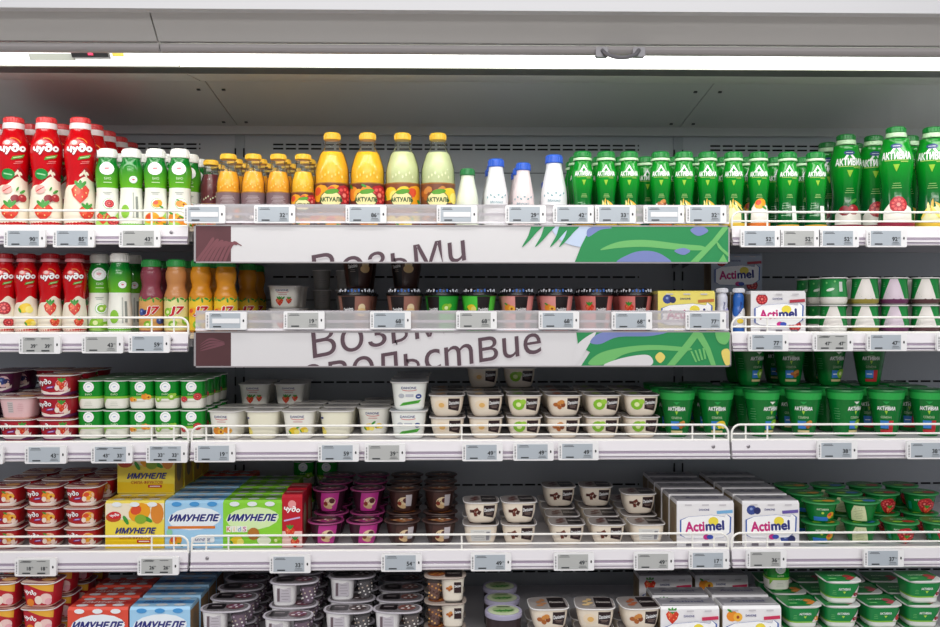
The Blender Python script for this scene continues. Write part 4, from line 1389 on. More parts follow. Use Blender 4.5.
cup('mg_pink', .087, .0565, ROUND, .72, M('3c1a2a', .3), M('7c2a5c', .25), a_mag('c23a90', False), l_mag('a8327a'), lidw=1.16, belly=.05, lidt=.003, rim='a8487c')
cup('mg_brown', .087, .0565, ROUND, .72, M('3a2420', .3), M('4a3430', .3), a_mag('4f332e', True), l_mag('9c5a2c'), lidw=1.16, belly=.05, lidt=.003, rim='54403c')
def a_gr(kind):
    def art(p, H, R):
        w = R * 1.8
        p.text('АКТИВИА', 0, H * .68, H * .09, ink('dff2d8'), 0, 0, .02, w * .36)
        if kind == 'mango':
            p.rect(-w * .05, H * .2, w * .5, H * .2, ink('2f78c8')); p.berry(w * .28, H * .38, H * .2, 'mango'); p.ell(0, H * .5, w * .04, H * .06, ink('b5dc4a'))
        elif kind == 'cream':
            p.poly([(-w * .3, H * .08), (w * .28, H * .08), (w * .14, H * .84), (-w * .14, H * .84), (-w * .26, H * .5)], ink('d9dfb0')); p.lines(-w * .02, H * .7, w * .28, 7, H * .08, ink('97a276'), .0009)
        else:
            p.ell(w * .20, H * .4, w * .24, H * .40, ink('b8282c')); p.berry(w * .12, H * .5, H * .32, 'pom'); p.berry(w * .32, H * .4, H * .3, 'pom'); p.berry(w * .2, H * .2, H * .22, 'strawberry'); p.rect(-w * .3, H * .4, w * .1, H * .4, ink('0a8a6a'))
    return art
def l_gr(c):
    def art(p, r):
        p.ell(0, 0, r * .86, r * .86, ink('1a7a34'))
        p.text('АКТИВИА', 0, r * .2, r * .2, ink('dff2d8'), w=r * .9)
        p.ell(r * .3, -r * .35, r * .35, r * .25, ink(c)); p.ell(-r * .3, -r * .4, r * .28, r * .18, ink('9ccf3a'))
    return art
for k, f, c in (('gr_mango', 'mango', 'e8a02c'), ('gr_cream', 'cream', '3f78c0'), ('gr_red', 'red', 'c4302c')):
    cup(k, .089, .049, ROUND, .70, M('0a7a33', .26), M('2a9a4a', .3), a_gr(f), l_gr(c), lidw=1.14, lidt=.003, rim='3c9a58')

# green square cups with a white foot
def a_gs(fr):
    def art(p, H, R):
        w = R * 1.8
        p.band(lambda u: H * .32, lambda u: H * .90, M('128540', .3))
        p.band(lambda u: H * .27, lambda u: H * .33, ink('8cc63e'))
        p.text('АКТИВИА', 0, H * .66, H * .1, WT, 0, 0, .02, w * .36)
        p.poly([(-w * .05, H * .56), (w * .05, H * .56), (0, H * .46)], ink('b5dc4a'))
        p.lines(-w * .3, H * .6, w * .12, 3, .004, ink('7cc878'))
        p.poly([(w * .22, H * .3), (w * .44, H * .8), (w * .5, H * .8), (w * .5, H * .3)], ink('ead9dc')); p.berry(w * .40, H * .46, H * .15, fr)
    return art
def l_gs(c):
    def art(p, r):
        p.poly([(-r * .95, r * .9), (r * .95, r * .9), (r * .95, -r * .1), (r * .2, -r * .9), (-r * .95, -r * .9)], ink('17803a'))
        p.text('АКТИВИА', -r * .05, r * .1, r * .22, ink('d8efd0'), 0, 0, .02, r * .95)
        for k in range(5): p.ell(r * (.35 + .13 * (k % 3)), -r * (.55 - .14 * k), r * .2, r * .14, ink(c), 40 * k, 7)
        p.rect(-r * .5, -r * .5, r * .4, r * .16, ink('7cc878'))
    return art
for k, f, c in (('gs_cherry', 'cherry', 'b8383c'), ('gs_peach', 'peach', 'e08a3c'), ('gs_pom', 'pom', 'c2505c'), ('gs_kiwi', 'kiwi', '8ab03c')):
    cup(k, .0885, .0545, SQ, .80, M('eeeeea', .3), M('d9dcd8', .35, .15), a_gs(f), l_gs(c))

# oval two-part cups: a yogurt cup and a small clear cup of topping under one lid
def oval(key, W, H, topc, lidc, face):
    P = Proto(key, 'twin_yogurt_cup', 'twin yogurt cup')
    R = W / 2
    mb = MB()
    wd = [(0.0, R * .40), (H * .06, R * .44), (H * .97, R * .50)]
    lathe(mb, SQS, wd, M('e9e7e6', .3), cx=-R * .38, n=24)
    P.part('cup', mb.mesh('cup'))
    sm = [(0.0, R * .20), (H * .06, R * .23), (H * .97, R * .36)]
    mb = MB(); lathe(mb, ROUND, [(z + .001, r - .001) for z, r in sm[:2]] + [(H * .75, R * .315)], M(topc, .5, 0, .5), cx=R * .55, n=20)
    lathe(mb, ROUND, sm, CLEARCUP, cx=R * .55, n=20, top=False)
    for k in range(14):
        a = -PI + k * .24; zz = H * (.15 + .55 * ((k * 5) % 7) / 7)
        rr = R * (.23 + .11 * zz / H)
        x, y = R * .55 + rr * math.sin(a * 1.0 + PI / 2), -rr * abs(math.cos(a + PI / 2)) - .0002
        mb.box(x - .0018, x + .0018, y - .0012, y + .001, zz, zz + .003, M(('f2efe8', face, 'c9b8a8')[k % 3], .5))
    P.part('topping_cup', mb.mesh('topping_cup'), 'small clear cup of topping')
    mb = MB()
    lathe(mb, OVAL, [(H - .003, R * .985), (H - .0015, R), (H, R * .98)], M('bdb8c0', .3))
    lathe(mb, OVAL, [(H + .0001, R * .9), (H + .0008, R * .87)], M('8a8488', .25, .3), bottom=False)
    p = Print(Flat('top', H + .0009), mb, maxe=.03)
    p.rrect(-R * .36, R * .02, R * .72, R * .66, R * .1, ink('1b1518'))
    p.rect(-R * .36, R * .1, R * .4, R * .1, ink('8a8084'))
    p.ell(R * .38, 0, R * .36, R * .34, ink(lidc))
    for k in range(6): p.ell(R * (.22 + .08 * k), R * (-.12 + .12 * (k % 3)), R * .09, R * .06, ink(('d9d0d0', topc, face)[k % 3]), 30 * k, 7)
    P.part('lid', mb.mesh('lid'))
    pr = Print(Flat('front', -R * .478), maxe=.03)
    pr.rect(-R * .38, H * .5, R * .56, H * .6, ink('c3bdc4')); pr.rect(-R * .59, H * .5, R * .1, H * .55, ink('6a5a60'))
    pr.lines(-R * .32, H * .68, R * .36, 4, H * .12, ink('8d858c'), .001)
    P.part('label', pr.mesh('label'))
oval('ov_berry', .113, .0535, '8d6a86', '6d3a48', 'd9c9dc')
oval('ov_choc', .113, .0535, '5b5358', '4a3a3a', 'e8e4e4')
oval('ov_mix', .113, .0535, '6b5a58', '7a4a44', 'efe9e2')
def granola():
    P = Proto('granola', 'twin_yogurt_cup', 'twin yogurt cup')
    W, H = .098, .058; R = W / 2
    mb = MB(); lathe(mb, SQS, [(0, R * .42), (H * .06, R * .46), (H * .97, R * .56)], M('efe6d6', .3), cx=R * .36, n=24); P.part('cup', mb.mesh('cup'))
    mb = MB(); lathe(mb, ROUND, [(0, R * .2), (H * .05, R * .24), (H * .7, R * .33)], M('7a4028', .5, 0, .3), cx=-R * .5, n=20)
    for k in range(16):
        a = -1.4 + k * .18; zz = H * (.1 + .6 * ((k * 5) % 8) / 8); rr = R * (.24 + .15 * zz / H)
        x, y = -R * .5 + rr * math.sin(a), -rr * math.cos(a) - .0002
        mb.box(x - .002, x + .002, y - .0012, y + .001, zz, zz + .0035, M(('c98a4a', '4a2418', 'e0b070')[k % 3], .5))
    lathe(mb, ROUND, [(0, R * .21), (H * .05, R * .25), (H * .97, R * .38)], CLEARCUP, cx=-R * .5, n=20, top=False)
    P.part('topping_cup', mb.mesh('topping_cup'), 'small clear cup of brown topping')
    mb = MB(); lathe(mb, Sec(3.2, 1, .74, 32), [(H - .003, R * .985), (H - .0015, R), (H, R * .98)], M('a89a90', .35))
    p = Print(Flat('top', H + .0004), mb, maxe=.03)
    p.rect(R * .4, 0, R * .8, R * 1.1, ink('1d1416')); p.ell(-R * .4, 0, R * .42, R * .42, ink('8a4a2c'))
    for k in range(5): p.ell(R * (-.6 + .12 * k), R * (-.15 + .12 * (k % 3)), R * .1, R * .07, ink('c9853c'), 30 * k, 7)
    p.text('Danissimo', R * .4, 0, R * .2, ink('cfc6c0'), 0, .2, .02, R * .6)
    P.part('lid', mb.mesh('lid'))
    pr = Print(Flat('front', -R * .542), maxe=.03)
    pr.berry(R * .18, H * .55, R * .2, 'nuts'); pr.rect(R * .56, H * .58, R * .34, H * .42, ink('2a1518')); pr.text('Danissimo', R * .56, H * .64, H * .1, WT, 6, .2, .02, R * .3)
    P.part('label', pr.mesh('label'))
granola()
def jar():
    P = Proto('jar', 'dessert_jar', 'dessert jar')
    R, H = .0435, .096
    mb = MB(); lathe(mb, ROUND, [(0, R * .86), (.003, R * .9), (H * .9, R * .93)], M('33262a', .3)); P.part('jar', mb.mesh('jar'))
    mb = MB(); lathe(mb, ROUND, [(H * .88, R * .99), (H * .93, R), (H * .985, R * .99), (H, R * .95), (H * .985, R * .86)], M('a9a4bc', .3))
    p = Print(Flat('top', H * .985), mb, maxe=.03)
    p.ell(0, 0, R * .84, R * .84, ink('cdd8b4')); p.ell(0, R * .05, R * .6, R * .5, ink('a8c088'))
    for k in range(9): p.leaf(R * (-.35 + .09 * k), R * (-.02 + .1 * ((k * 3) % 3 - 1)), R * .2, 50 * k, ink(('2f7a2c', '4a9a38')[k % 2]))
    p.rect(0, R * .5, R * .7, R * .1, ink('5a6a48'))
    P.part('lid', mb.mesh('lid'))
jar()
def shake(key, body, fr, accent):
    P = Proto(key, 'dessert_shake_cup', 'shake cup')
    H = .105; R = .042
    prof = [(0, R * .66), (.004, R * .70), (H * .80, R * .96), (H * .835, R * .98)]
    mb = MB(); lathe(mb, ROUND, prof, M(body, .3)); P.part('cup', mb.mesh('cup'))
    mb = MB(); lathe(mb, ROUND, [(H * .82, R * 1.0), (H * .84, R * 1.04), (H * .88, R * 1.02), (H * .89, R * .93), (H * .98, R * .86), (H, R * .80)], M('141214', .18))
    for k in range(12):
        a = -1.2 + k * .22
        x, y = math.sin(a) * R * .89, -math.cos(a) * R * .89
        mb.box(x - .002, x + .002, y - .001, y + .002, H * .91, H * .95 + .003 * (k % 2), M(('d9d9df', '3f6fc4', 'c8cdd8')[(k // 4) % 3], .25))  # white and blue reflections on the lid, put in as coloured chips
    P.part('lid', mb.mesh('lid'), 'glossy black lid')
    p = Print(Around(ROUND, prof)); p.rr = R * .85
    p.poly([(-.034, H * .05), (-.006, H * .05), (-.004, H * .81), (-.036, H * .81)] if accent < 0 else [(.0, H * .05), (.024, H * .05), (.028, H * .81), (-.001, H * .81)], ink('1b1416'))
    cx = -.02 if accent < 0 else .013
    p.text('Danissimo', cx, H * .52, .009, WT, 8, .2, .03, .024)
    p.lines(cx, H * .43, .016, 2, .004, ink('b9a89e'))
    fx = .012 if accent < 0 else -.015
    if fr == 'cream': p.ell(fx, H * .55, .009, .010, ink('efd9b0')); p.ell(fx, H * .45, .013, .010, ink('e9c488'))
    else: p.berry(fx, H * .55, .013, fr)
    P.part('label', p.mesh('label'))
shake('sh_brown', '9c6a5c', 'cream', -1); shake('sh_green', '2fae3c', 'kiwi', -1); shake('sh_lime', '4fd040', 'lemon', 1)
shake('sh_pink', 'e89a94', 'peach', 1); shake('sh_rose', 'df7e78', 'strawberry', 1); shake('sh_dark', '4a2c24', 'cream', -1)

# --- cartons of small bottles
def carton(key, W, H, D, face, side, art, topart, name='yogurt_carton', cat='yogurt carton'):
    P = Proto(key, name, cat)
    mb = MB()
    x, y = W / 2, D / 2; c = .004
    pr = [(-x, 0), (x, 0), (x, H - c), (x - c, H), (-x + c, H), (-x, H - c)]
    mb.box(-x, x, -y, y, 0, H - .006, face)
    mb.add([(-x, -y, H - .006), (x, -y, H - .006), (x, y, H - .006), (-x, y, H - .006), (-x + .001, -y + .005, H), (x - .001, -y + .005, H), (x - .001, y - .005, H), (-x + .001, y - .005, H)],
           [(4, 5, 6, 7), (0, 1, 5, 4), (1, 2, 6, 5), (2, 3, 7, 6), (3, 0, 4, 7)], face)
    P.part('box', mb.mesh('box', False))
    p = Print(Flat('front', -y), maxe=1); art(p, W, H)
    q = Print(Flat('top', H), p.mb, maxe=1); topart(q, W, D)
    for sd in ('left', 'right'):
        r = Print(Flat(sd, -x if sd == 'left' else x), p.mb, maxe=1)
        r.rect(0, H * .47, D * .96, H * .9, side); r.ell(0, H * .5, D * .3, H * .3, M('8f7a60', .6)); r.lines(0, H * .8, D * .6, 3, .006, ink('77684f'))
    P.part('print', p.mesh('print'))
    return P
def actimel(fr, bg, accent):
    def art(p, W, H):
        if bg: p.rect(0, H * .47, W * .99, H * .92, bg)
        if fr: p.berry(-W * .3, H * .80, H * .16, fr); p.berry(W * .3, H * .16, H * .17, 'pom' if fr == 'pom' else fr)
        p.text('DANONE', -W * .02, H * .81, H * .045, NAVY, 0, 0, .02, W * .18)
        p.rect(W * .34, H * .76, W * .28, H * .07, accent, 4)
        def ribbon(s, m_):
            pts = [(-W * .42 * s, H * .24), (-W * .42 * s, H * (.52 + .06 * s)), (-W * .3, H * (.58 + .07 * s)), (W * .1, H * (.60 + .09 * s)), (W * .34, H * (.58 + .07 * s)), (W * .36, H * (.64 + .08 * s)), (W * .43 * s, H * (.6 + .04 * s)), (W * .42 * s, H * .3), (W * .3, H * (.26 - .07 * s)), (0, H * (.20 - .03 * s)), (-W * .34, H * (.24 - .06 * s))]
            p.poly(pts, m_)
        ribbon(1.06, ink('3a5fae')); ribbon(1.0, WT)
        p.ell(W * .14, H * .55, W * .09, H * .1, SUN)
        p.text('Acti', -W * .185, H * .435, H * .235, ink('c8207a'), 3, 0, .045, W * .34)
        p.text('mel', W * .165, H * .455, H * .225, NAVY, 3, 0, .045, W * .33)
        p.ell(W * .02, H * .20, W * .06, H * .06, ink('d0308c')); p.ell(W * .08, H * .2, W * .06, H * .05, ink('3b55b8'))
        for k in (-1, 0, 1):
            p.rect(k * W * .28, H * .035, W * .12, H * .06, ink('77727c'))
            p.rect(k * W * .3, H * .92, W * .12, H * .03, ink('d2ced2'))
    return art
def t_act(c='a8a5ac'):
    def art(p, W, D):
        p.rect(0, 0, W * .97, D * .82, M(c, .35, .2))
        p.rect(0, -D * .3, W * .9, D * .1, ink('d8d4d8'))
        p.text('Actimel', 0, D * .02, D * .2, ink('4a4a70'), 0, 0, .02, W * .6)
        for k in range(4): p.ell(-W * .36 + W * .24 * k, D * .28, W * .07, D * .09, ink('c2bfc6'))
    return art
AW = M('f1eff0', .35); KRAFT = M('a08f74', .6)
carton('ac_white', .135, .105, .072, AW, KRAFT, actimel(None, None, ink('7ab4e0')), t_act())
carton('ac_blue', .135, .105, .072, AW, KRAFT, actimel('blueberry', None, ink('6a5aa8')), t_act())
carton('ac_pom', .130, .098, .072, AW, KRAFT, actimel('pom', None, ink('b83a4c')), t_act())
carton('ac_yellow', .135, .098, .072, M('f0e070', .35), KRAFT, actimel('blueberry', None, ink('c87a3c')), t_act())
carton('ac_straw', .135, .110, .072, AW, KRAFT, actimel('strawberry', None, ink('d0345c')), t_act())
carton('ac_peach', .135, .110, .072, AW, KRAFT, actimel('peach', None, ink('d0345c')), t_act())
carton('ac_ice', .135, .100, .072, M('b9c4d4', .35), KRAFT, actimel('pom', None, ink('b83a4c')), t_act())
def imun(c, kind):
    def art(p, W, H):
        if kind == 'fruit':
            p.rect(0, H * .78, W * .99, H * .34, ink('f6ead0'))
            p.poly([(-W * .49, H * .02), (W * .49, H * .02), (W * .49, H * .5), (-W * .49, H * .6)], ink('f2dc4a'))
            p.poly([(-W * .49, H * .02), (W * .49, H * .02), (W * .49, H * .2), (-W * .49, H * .25)], ink('f3cc10'))
            p.berry(W * .08, H * .76, H * .24, 'mango'); p.ell(W * .38, H * .74, W * .11, H * .22, ink('e08a30')); p.ell(-W * .36, H * .66, W * .13, H * .1, ink('c0501c'))
            p.ell(-W * .34, H * .7, W * .11, H * .08, ink('d0242c')); p.text('чy∂o', -W * .34, H * .7, H * .08, WT, 8, .1, .03, W * .16)
            p.leaf(-W * .15, H * .6, W * .09, 120); p.ell(W * .1, H * .62, W * .1, H * .1, ink('8cb030'))
            p.text('ИМУНЕЛЕ', W * .02, H * .38, H * .13, NAVY, 0, .3, .05, W * .70)
            p.text('СИЛА ФРУКТОВ', W * .02, H * .24, H * .07, ink('c05a1c'), 0, 0, .02, W * .55)
            p.rect(W * .16, H * .155, W * .24, H * .06, ink('c8301c')); p.rect(W * .16, H * .155, W * .18, .002, WT)
        else:
            p.ell(0, H * .62, W * .45, H * .24, ink('eef6fb' if kind != 'green' else 'ddf5b8'), 3)
            p.text('ИМУНЕЛЕ', .001, H * .635, H * .165, ink('ffffff'), 0, .3, .12, W * .88)
            p.text('ИМУНЕЛЕ', 0, H * .64, H * .155, NAVY, 0, .3, .06, W * .86)
            if kind == 'green':
                for i, (ch, cc) in enumerate(zip('Kids', ('d0242c', 'f2b22c', '3f8ad0', 'c84a9a'))):
                    p.rect(-W * .4 + W * .09 * i, H * .40, W * .085, H * .13, ink('f4f4e8'), 6 * (i % 2)); p.text(ch, -W * .4 + W * .09 * i, H * .40, H * .1, ink(cc))
                p.ell(W * .02, H * .3, W * .1, H * .13, ink('b8742c')); p.berry(-W * .25, H * .16, H * .15, 'lemon'); p.ell(W * .2, H * .16, W * .12, H * .09, ink('eef0da')); p.berry(W * .4, H * .16, H * .1, 'kiwi')
            else:
                p.rect(-W * .05, H * .44, W * .8, H * .055, ink('e07a2c'), 0)
                p.berry(-W * .32, H * .16, H * .14, 'mango' if kind == 'blue' else 'strawberry'); p.rrect(W * .14, H * .18, W * .4, H * .12, .004, WT); p.text('МУНЕЛЕ', W * .14, H * .18, H * .06, NAVY, 0, .2, .02, W * .26)
                p.ell(-W * .42, H * .34, W * .05, H * .07, ink('8fd0ac'))
        for k in (-1, 0, 1):
            p.ell(k * W * .3, H * .93, W * .085, H * .05, ink('eef2f4' if kind != 'blue' else '4a9ad8'))
    return art
def t_im(c1, c2):
    def art(p, W, D):
        p.rect(0, 0, W * .98, D * .3, ink(c1))
        p.text('ИМУНЕЛЕ', 0, 0, D * .18, ink(c2), 0, .3, .02, W * .7)
        for k in (-1, 0, 1):
            for j in (-1, 1): p.ell(k * W * .3, j * D * .3, W * .1, D * .12, ink('dfe3e6'))
    return art
carton('im_fruit', .137, .111, .075, M('f2dc5a', .35), M('d8a83c', .5), imun('', 'fruit'), t_im('d8b030', '6a4a20'))
carton('im_blue', .137, .111, .075, M('a5d2f0', .35), M('9c7a54', .5), imun('', 'blue'), t_im('4a8ec8', '2a3f7c'))
carton('im_green', .137, .111, .075, M('8ed838', .35), M('7cc030', .5), imun('', 'green'), t_im('6ab02c', '2a4f3c'))
carton('im_red', .137, .111, .075, M('e0503c', .35), M('b8392c', .5), imun('', 'red'), t_im('b8302c', 'f0e0dc'))
def a_tall(p, W, H):
    p.rect(0, H * .16, W * .98, H * .3, ink('f3c9c4'))
    p.ell(0, H * .82, W * .2, W * .2, ink('ef9a9c')); p.text('чy∂o', 0, H * .72, H * .14, WT, -6, .1, .04, W * .8); p.rect(0, H * .54, W * .8, H * .03, ink('cdb0e0'), 12)
    p.berry(-W * .1, H * .3, W * .3, 'strawberry'); p.berry(W * .15, H * .1, W * .26, 'strawberry')
carton('tall_red', .048, .123, .07, M('c2182c', .3), M('a81424', .35), a_tall, lambda p, W, D: p.rect(0, 0, W * .8, D * .1, ink('e8b8bc')), name='milk_carton', cat='drink carton')

# ------------------------------------------------------------------ stocking the shelves
NUMW = ['first', 'second', 'third', 'fourth', 'fifth', 'sixth', 'seventh', 'eighth', 'ninth', 'tenth', 'eleventh']
ROWW = ['front row', 'second row', 'third row', 'fourth row', 'fifth row', 'sixth row']
TURN = ('ch', 'cs', 'bi', 'as', 'al', 'j_', 'jl', 'm_', 's_', 'tb', 'sh', 'gr', 'mg', 'pt')
def stock(cols, Y0, rows, pitch, lv, bay, noun, group, layers=1, pz=0.0, skip=(), jit=.003, rz=4):
    """cols: (pixel at the front row, kind, look[, options]); every look names the pack, the rest of the label says where it stands"""
    shelf = f'{ORD[lv-1]} {BAYN[bay]} shelf'
    for ci, c in enumerate(cols):
        px, key, look = c[:3]
        opt = c[3] if len(c) > 3 else {}
        y0 = opt.get('Y', Y0); nr = opt.get('rows', rows); nl = opt.get('layers', layers)
        x = X(px, y0 - (.037 if key[:2] in ('ac', 'im', 'ta') else 0))
        sc_k = opt.get('scale', 1)
        turn = -.85 * math.degrees(math.atan2(x, y0)) if key[:2] in TURN else 0
        for r in range(nr):
            n_l = nl[r] if isinstance(nl, (list, tuple)) else nl
            for l in range(n_l):
                if (r, l) in opt.get('skip', ()): continue
                lab = [look]
                if nr > 1: lab.append(ROWW[r - (1 if (2, 0) in opt.get('skip', ()) and r > 2 else 0)])
                if n_l > 1 or (isinstance(nl, (list, tuple)) and max(nl) > 1):
                    lab.append('upper layer' if (n_l == 2 and l == 1) else ('lower layer' if n_l == 2 or n_l == 1 else ('bottom layer', 'second layer', 'third layer', 'top layer')[3 if l == n_l - 1 else l]))
                if len(cols) > 1: lab.append(f'{NUMW[opt.get("i", ci)]} {noun} column')
                lab.append(shelf)
                k = opt.get('alt', {}).get((r, l), key)
                if k != key and 'altlook' in opt: lab[0] = opt['altlook']
                jx = rnd.uniform(-1, 1) * jit * (.35 if r == 0 else .6)
                ang = turn + opt.get('rot', rnd.uniform(-rz, rz) if (r or l) else rnd.uniform(-rz, rz) * .5)
                round_ = key[:2] in TURN
                ob = place(k, x + jx * (0 if r == 0 and l == 0 else 1), y0 + r * pitch + opt.get('dy', 0), ZS[lv] + .0004 + l * (pz + .0004), ', '.join(lab), group,
                      0.0 if round_ else math.radians(ang), round(ang / 3) * 3 if round_ else None)
                if sc_k != 1: ob.scale = (sc_k,) * 3

# -- top shelf
stock([(-20, 'ch_cherry', 'tall red cherry yogurt bottle', {'skip': ((0, 0),)}), (13.7, 'ch_cherry', 'tall red cherry yogurt bottle'), (46.5, 'ch_cherry', 'tall red cherry yogurt bottle'), (80.4, 'ch_straw', 'tall red strawberry yogurt bottle')],
      2.24, 5, .085, 1, 0, 'red', 'large red drinking yogurt bottles')
stock([(107.6, 'bio_pom', 'green and white bottle with red fruit'), (131.4, 'bio_turn', 'green and white bottle turned sideways'), (155.8, 'bio_mango', 'green and white bottle with mango'), (180, 'bio_peach', 'green and white bottle with peach')],
      2.232, 4, .075, 1, 0, 'white-capped', 'green and white drinking yogurt bottles on the top shelf')
stock([(211.0, 'j_dark', 'small dark red juice bottle, yellow cap', {'Y': 2.30, 'rows': 3}), (228.4, 'j_back', 'small orange juice bottle, back label', {'Y': 2.232}), (253.4, 'j_back', 'small orange juice bottle, back label'), (278.4, 'j_back', 'small orange juice bottle, back label'), (303.2, 'j_front', 'small orange juice bottle, fruit label')],
      2.232, 4, .075, 1, 1, 'small juice', 'small juice bottles with yellow caps')
stock([(332.2, 'jl_mango', 'large orange juice bottle, mango and red fruit label'), (367.6, 'jl_orange', 'large orange juice bottle, round logo on label'), (402.6, 'jl_lemon', 'large pale lemon juice bottle, green leaf label'), (438, 'jl_lemon2', 'large pale lemon juice bottle, brown and lemon label')],
      2.243, 1, .1, 1, 1, 'large juice', 'large juice bottles with yellow caps')
stock([(467.5, 'm_green', 'small white bottle with green cap', {'rows': 2})], 2.232, 2, .075, 1, 1, 'milk', 'green-capped milk bottles')
stock([(496, 'm_blue', 'white milk bottle with blue cap'), (523.2, 'm_pink', 'pinkish milk bottle with blue cap'), (554, 'm_big', 'biggest white milk bottle with blue cap', {'alt': {(1, 0): 'm_small', (2, 0): 'm_small'}, 'altlook': 'small white milk bottle with blue cap'})],
      2.236, 3, .082, 1, 1, 'blue-capped', 'blue-capped milk bottles')
A = [(582.5, 'as_plain', 'turned sideways'), (606, 'as_grain', 'with grain picture'), (629, 'as_grain', 'with grain picture'), (660.5, 'as_nuts', 'with nut picture'), (683.9, 'as_grain', 'with grain picture'), (707.6, 'as_grain', 'with grain picture')]
stock([(p, k, 'small green yogurt bottle ' + l, {'rows': 1} if k == 'as_nuts' else {}) for p, k, l in A] + [(645.5, 'as_plain', 'hidden small green bottle in the gap', {'Y': 2.306, 'rows': 2})], 2.228, 3, .078, 1, 1, 'small green', 'small green drinking yogurt bottles')
stock([(733.5, 'as_grain', 'small green yogurt bottle with grain picture'), (758.5, 'as_mango', 'small green yogurt bottle with orange picture'), (787.5, 'as_plain', 'small green yogurt bottle turned sideways'), (815.5, 'as_plain', 'small green yogurt bottle turned sideways')],
      2.228, 3, .078, 1, 2, 'small green', 'small green drinking yogurt bottles')
stock([(846, 'al_cherry', 'large green berry yogurt bottle', {'Y': 2.345, 'rows': 2}), (896, 'al_pom', 'large green red-fruit yogurt bottle'), (932.8, 'al_grain', 'large green grain yogurt bottle')],
      2.243, 3, .115, 1, 2, 'large green', 'large green drinking yogurt bottles')
# -- second shelf
stock([(-18, 'cs_pom', 'small red yogurt bottle with red fruit'), (4.5, 'cs_pom', 'small red yogurt bottle with red fruit'), (26.5, 'cs_lemon', 'small red yogurt bottle with lemon'), (50.3, 'cs_straw', 'small red yogurt bottle with strawberry'), (74.8, 'cs_straw', 'small red yogurt bottle with strawberry')],
      2.231, 3, .078, 2, 0, 'red', 'small red drinking yogurt bottles')
stock([(99.8, 'bio_kiwi', 'green and white bottle partly hidden', {'Y': 2.268}), (120, 'bio_turn', 'green and white bottle turned sideways', {'rows': 2})], 2.228, 2, .085, 2, 0, 'white-capped', 'green and white drinking yogurt bottles on the second shelf')
stock([(151.3, 's_berry', 'purple smoothie bottle with green cap'), (176.3, 's_banana', 'tan smoothie bottle with green cap')], 2.231, 3, .08, 2, 0, 'smoothie', 'smoothie bottles with green caps')
stock([(201, 's_mango', 'orange smoothie bottle with green cap', {'rows': 3}), (226, 's_mango', 'orange smoothie bottle with green cap', {'rows': 1})], 2.231, 3, .08, 2, 1, 'smoothie', 'smoothie bottles with green caps')
stock([(247.6, 's_mango', 'shaded orange smoothie bottle at the back')], 2.44, 2, .11, 2, 1, 'smoothie', 'smoothie bottles with green caps')
stock([(286, 'da_low', 'white yogurt cup with berries')], 2.36, 2, .095, 2, 1, 'yogurt', 'white yogurt cups on the second shelf', 2, .0565)
stock([(322, 'grey_cup', 'small grey cup in shade'), (345, 'grey_cup', 'small grey cup in shade')], 2.53, 1, .1, 2, 1, 'grey cup', 'small grey cups', 3, .0525)
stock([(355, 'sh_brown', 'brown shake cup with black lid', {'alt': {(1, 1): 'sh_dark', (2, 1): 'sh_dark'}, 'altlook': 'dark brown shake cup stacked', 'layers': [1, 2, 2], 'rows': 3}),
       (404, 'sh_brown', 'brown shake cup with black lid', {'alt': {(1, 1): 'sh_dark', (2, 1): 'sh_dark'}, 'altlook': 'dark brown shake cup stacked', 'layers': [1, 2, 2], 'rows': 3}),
       (442, 'sh_green', 'bright green shake cup, black lid', {'Y': 2.26}), (479, 'sh_lime', 'lime green shake cup, black lid'),
       (517, 'sh_pink', 'light pink shake cup, black lid'), (556, 'sh_pink', 'light pink shake cup, black lid'), (596, 'sh_rose', 'rose pink shake cup, black lid'), (635, 'sh_rose', 'rose pink shake cup, black lid')],
      2.245, 2, .094, 2, 1, 'shake', 'shake cups with black lids', 1, .1055, rz=14)
stock([(686.5, 'ac_yellow', 'pale yellow carton with blueberries')], 2.225, 3, .08, 2, 1, 'carton', 'yellow drink cartons', rz=1)
place('mini_w', X(722, 2.22), 2.22, ZS[2] + .0004, 'tiny white and lilac drink bottle between two cartons on the second shelf')
place('mini_b', X(738.5, 2.225), 2.225, ZS[2] + .0004, 'tiny blue drink bottle left of the white red-fruit carton')
stock([(778.5, 'ac_pom', 'white carton with red fruit')], 2.23, 3, .08, 2, 2, 'carton', 'red-fruit drink cartons', rz=1)
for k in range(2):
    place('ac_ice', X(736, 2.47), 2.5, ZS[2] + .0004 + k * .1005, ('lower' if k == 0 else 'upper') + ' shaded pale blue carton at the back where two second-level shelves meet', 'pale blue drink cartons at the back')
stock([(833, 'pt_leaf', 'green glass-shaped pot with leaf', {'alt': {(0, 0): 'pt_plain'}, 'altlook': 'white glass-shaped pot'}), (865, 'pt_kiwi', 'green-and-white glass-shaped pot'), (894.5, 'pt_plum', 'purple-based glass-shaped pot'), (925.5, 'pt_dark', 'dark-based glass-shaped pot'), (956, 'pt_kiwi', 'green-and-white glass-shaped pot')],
      2.232, 3, .075, 2, 2, 'pot', 'glass-shaped yogurt pots', 2, .0653)
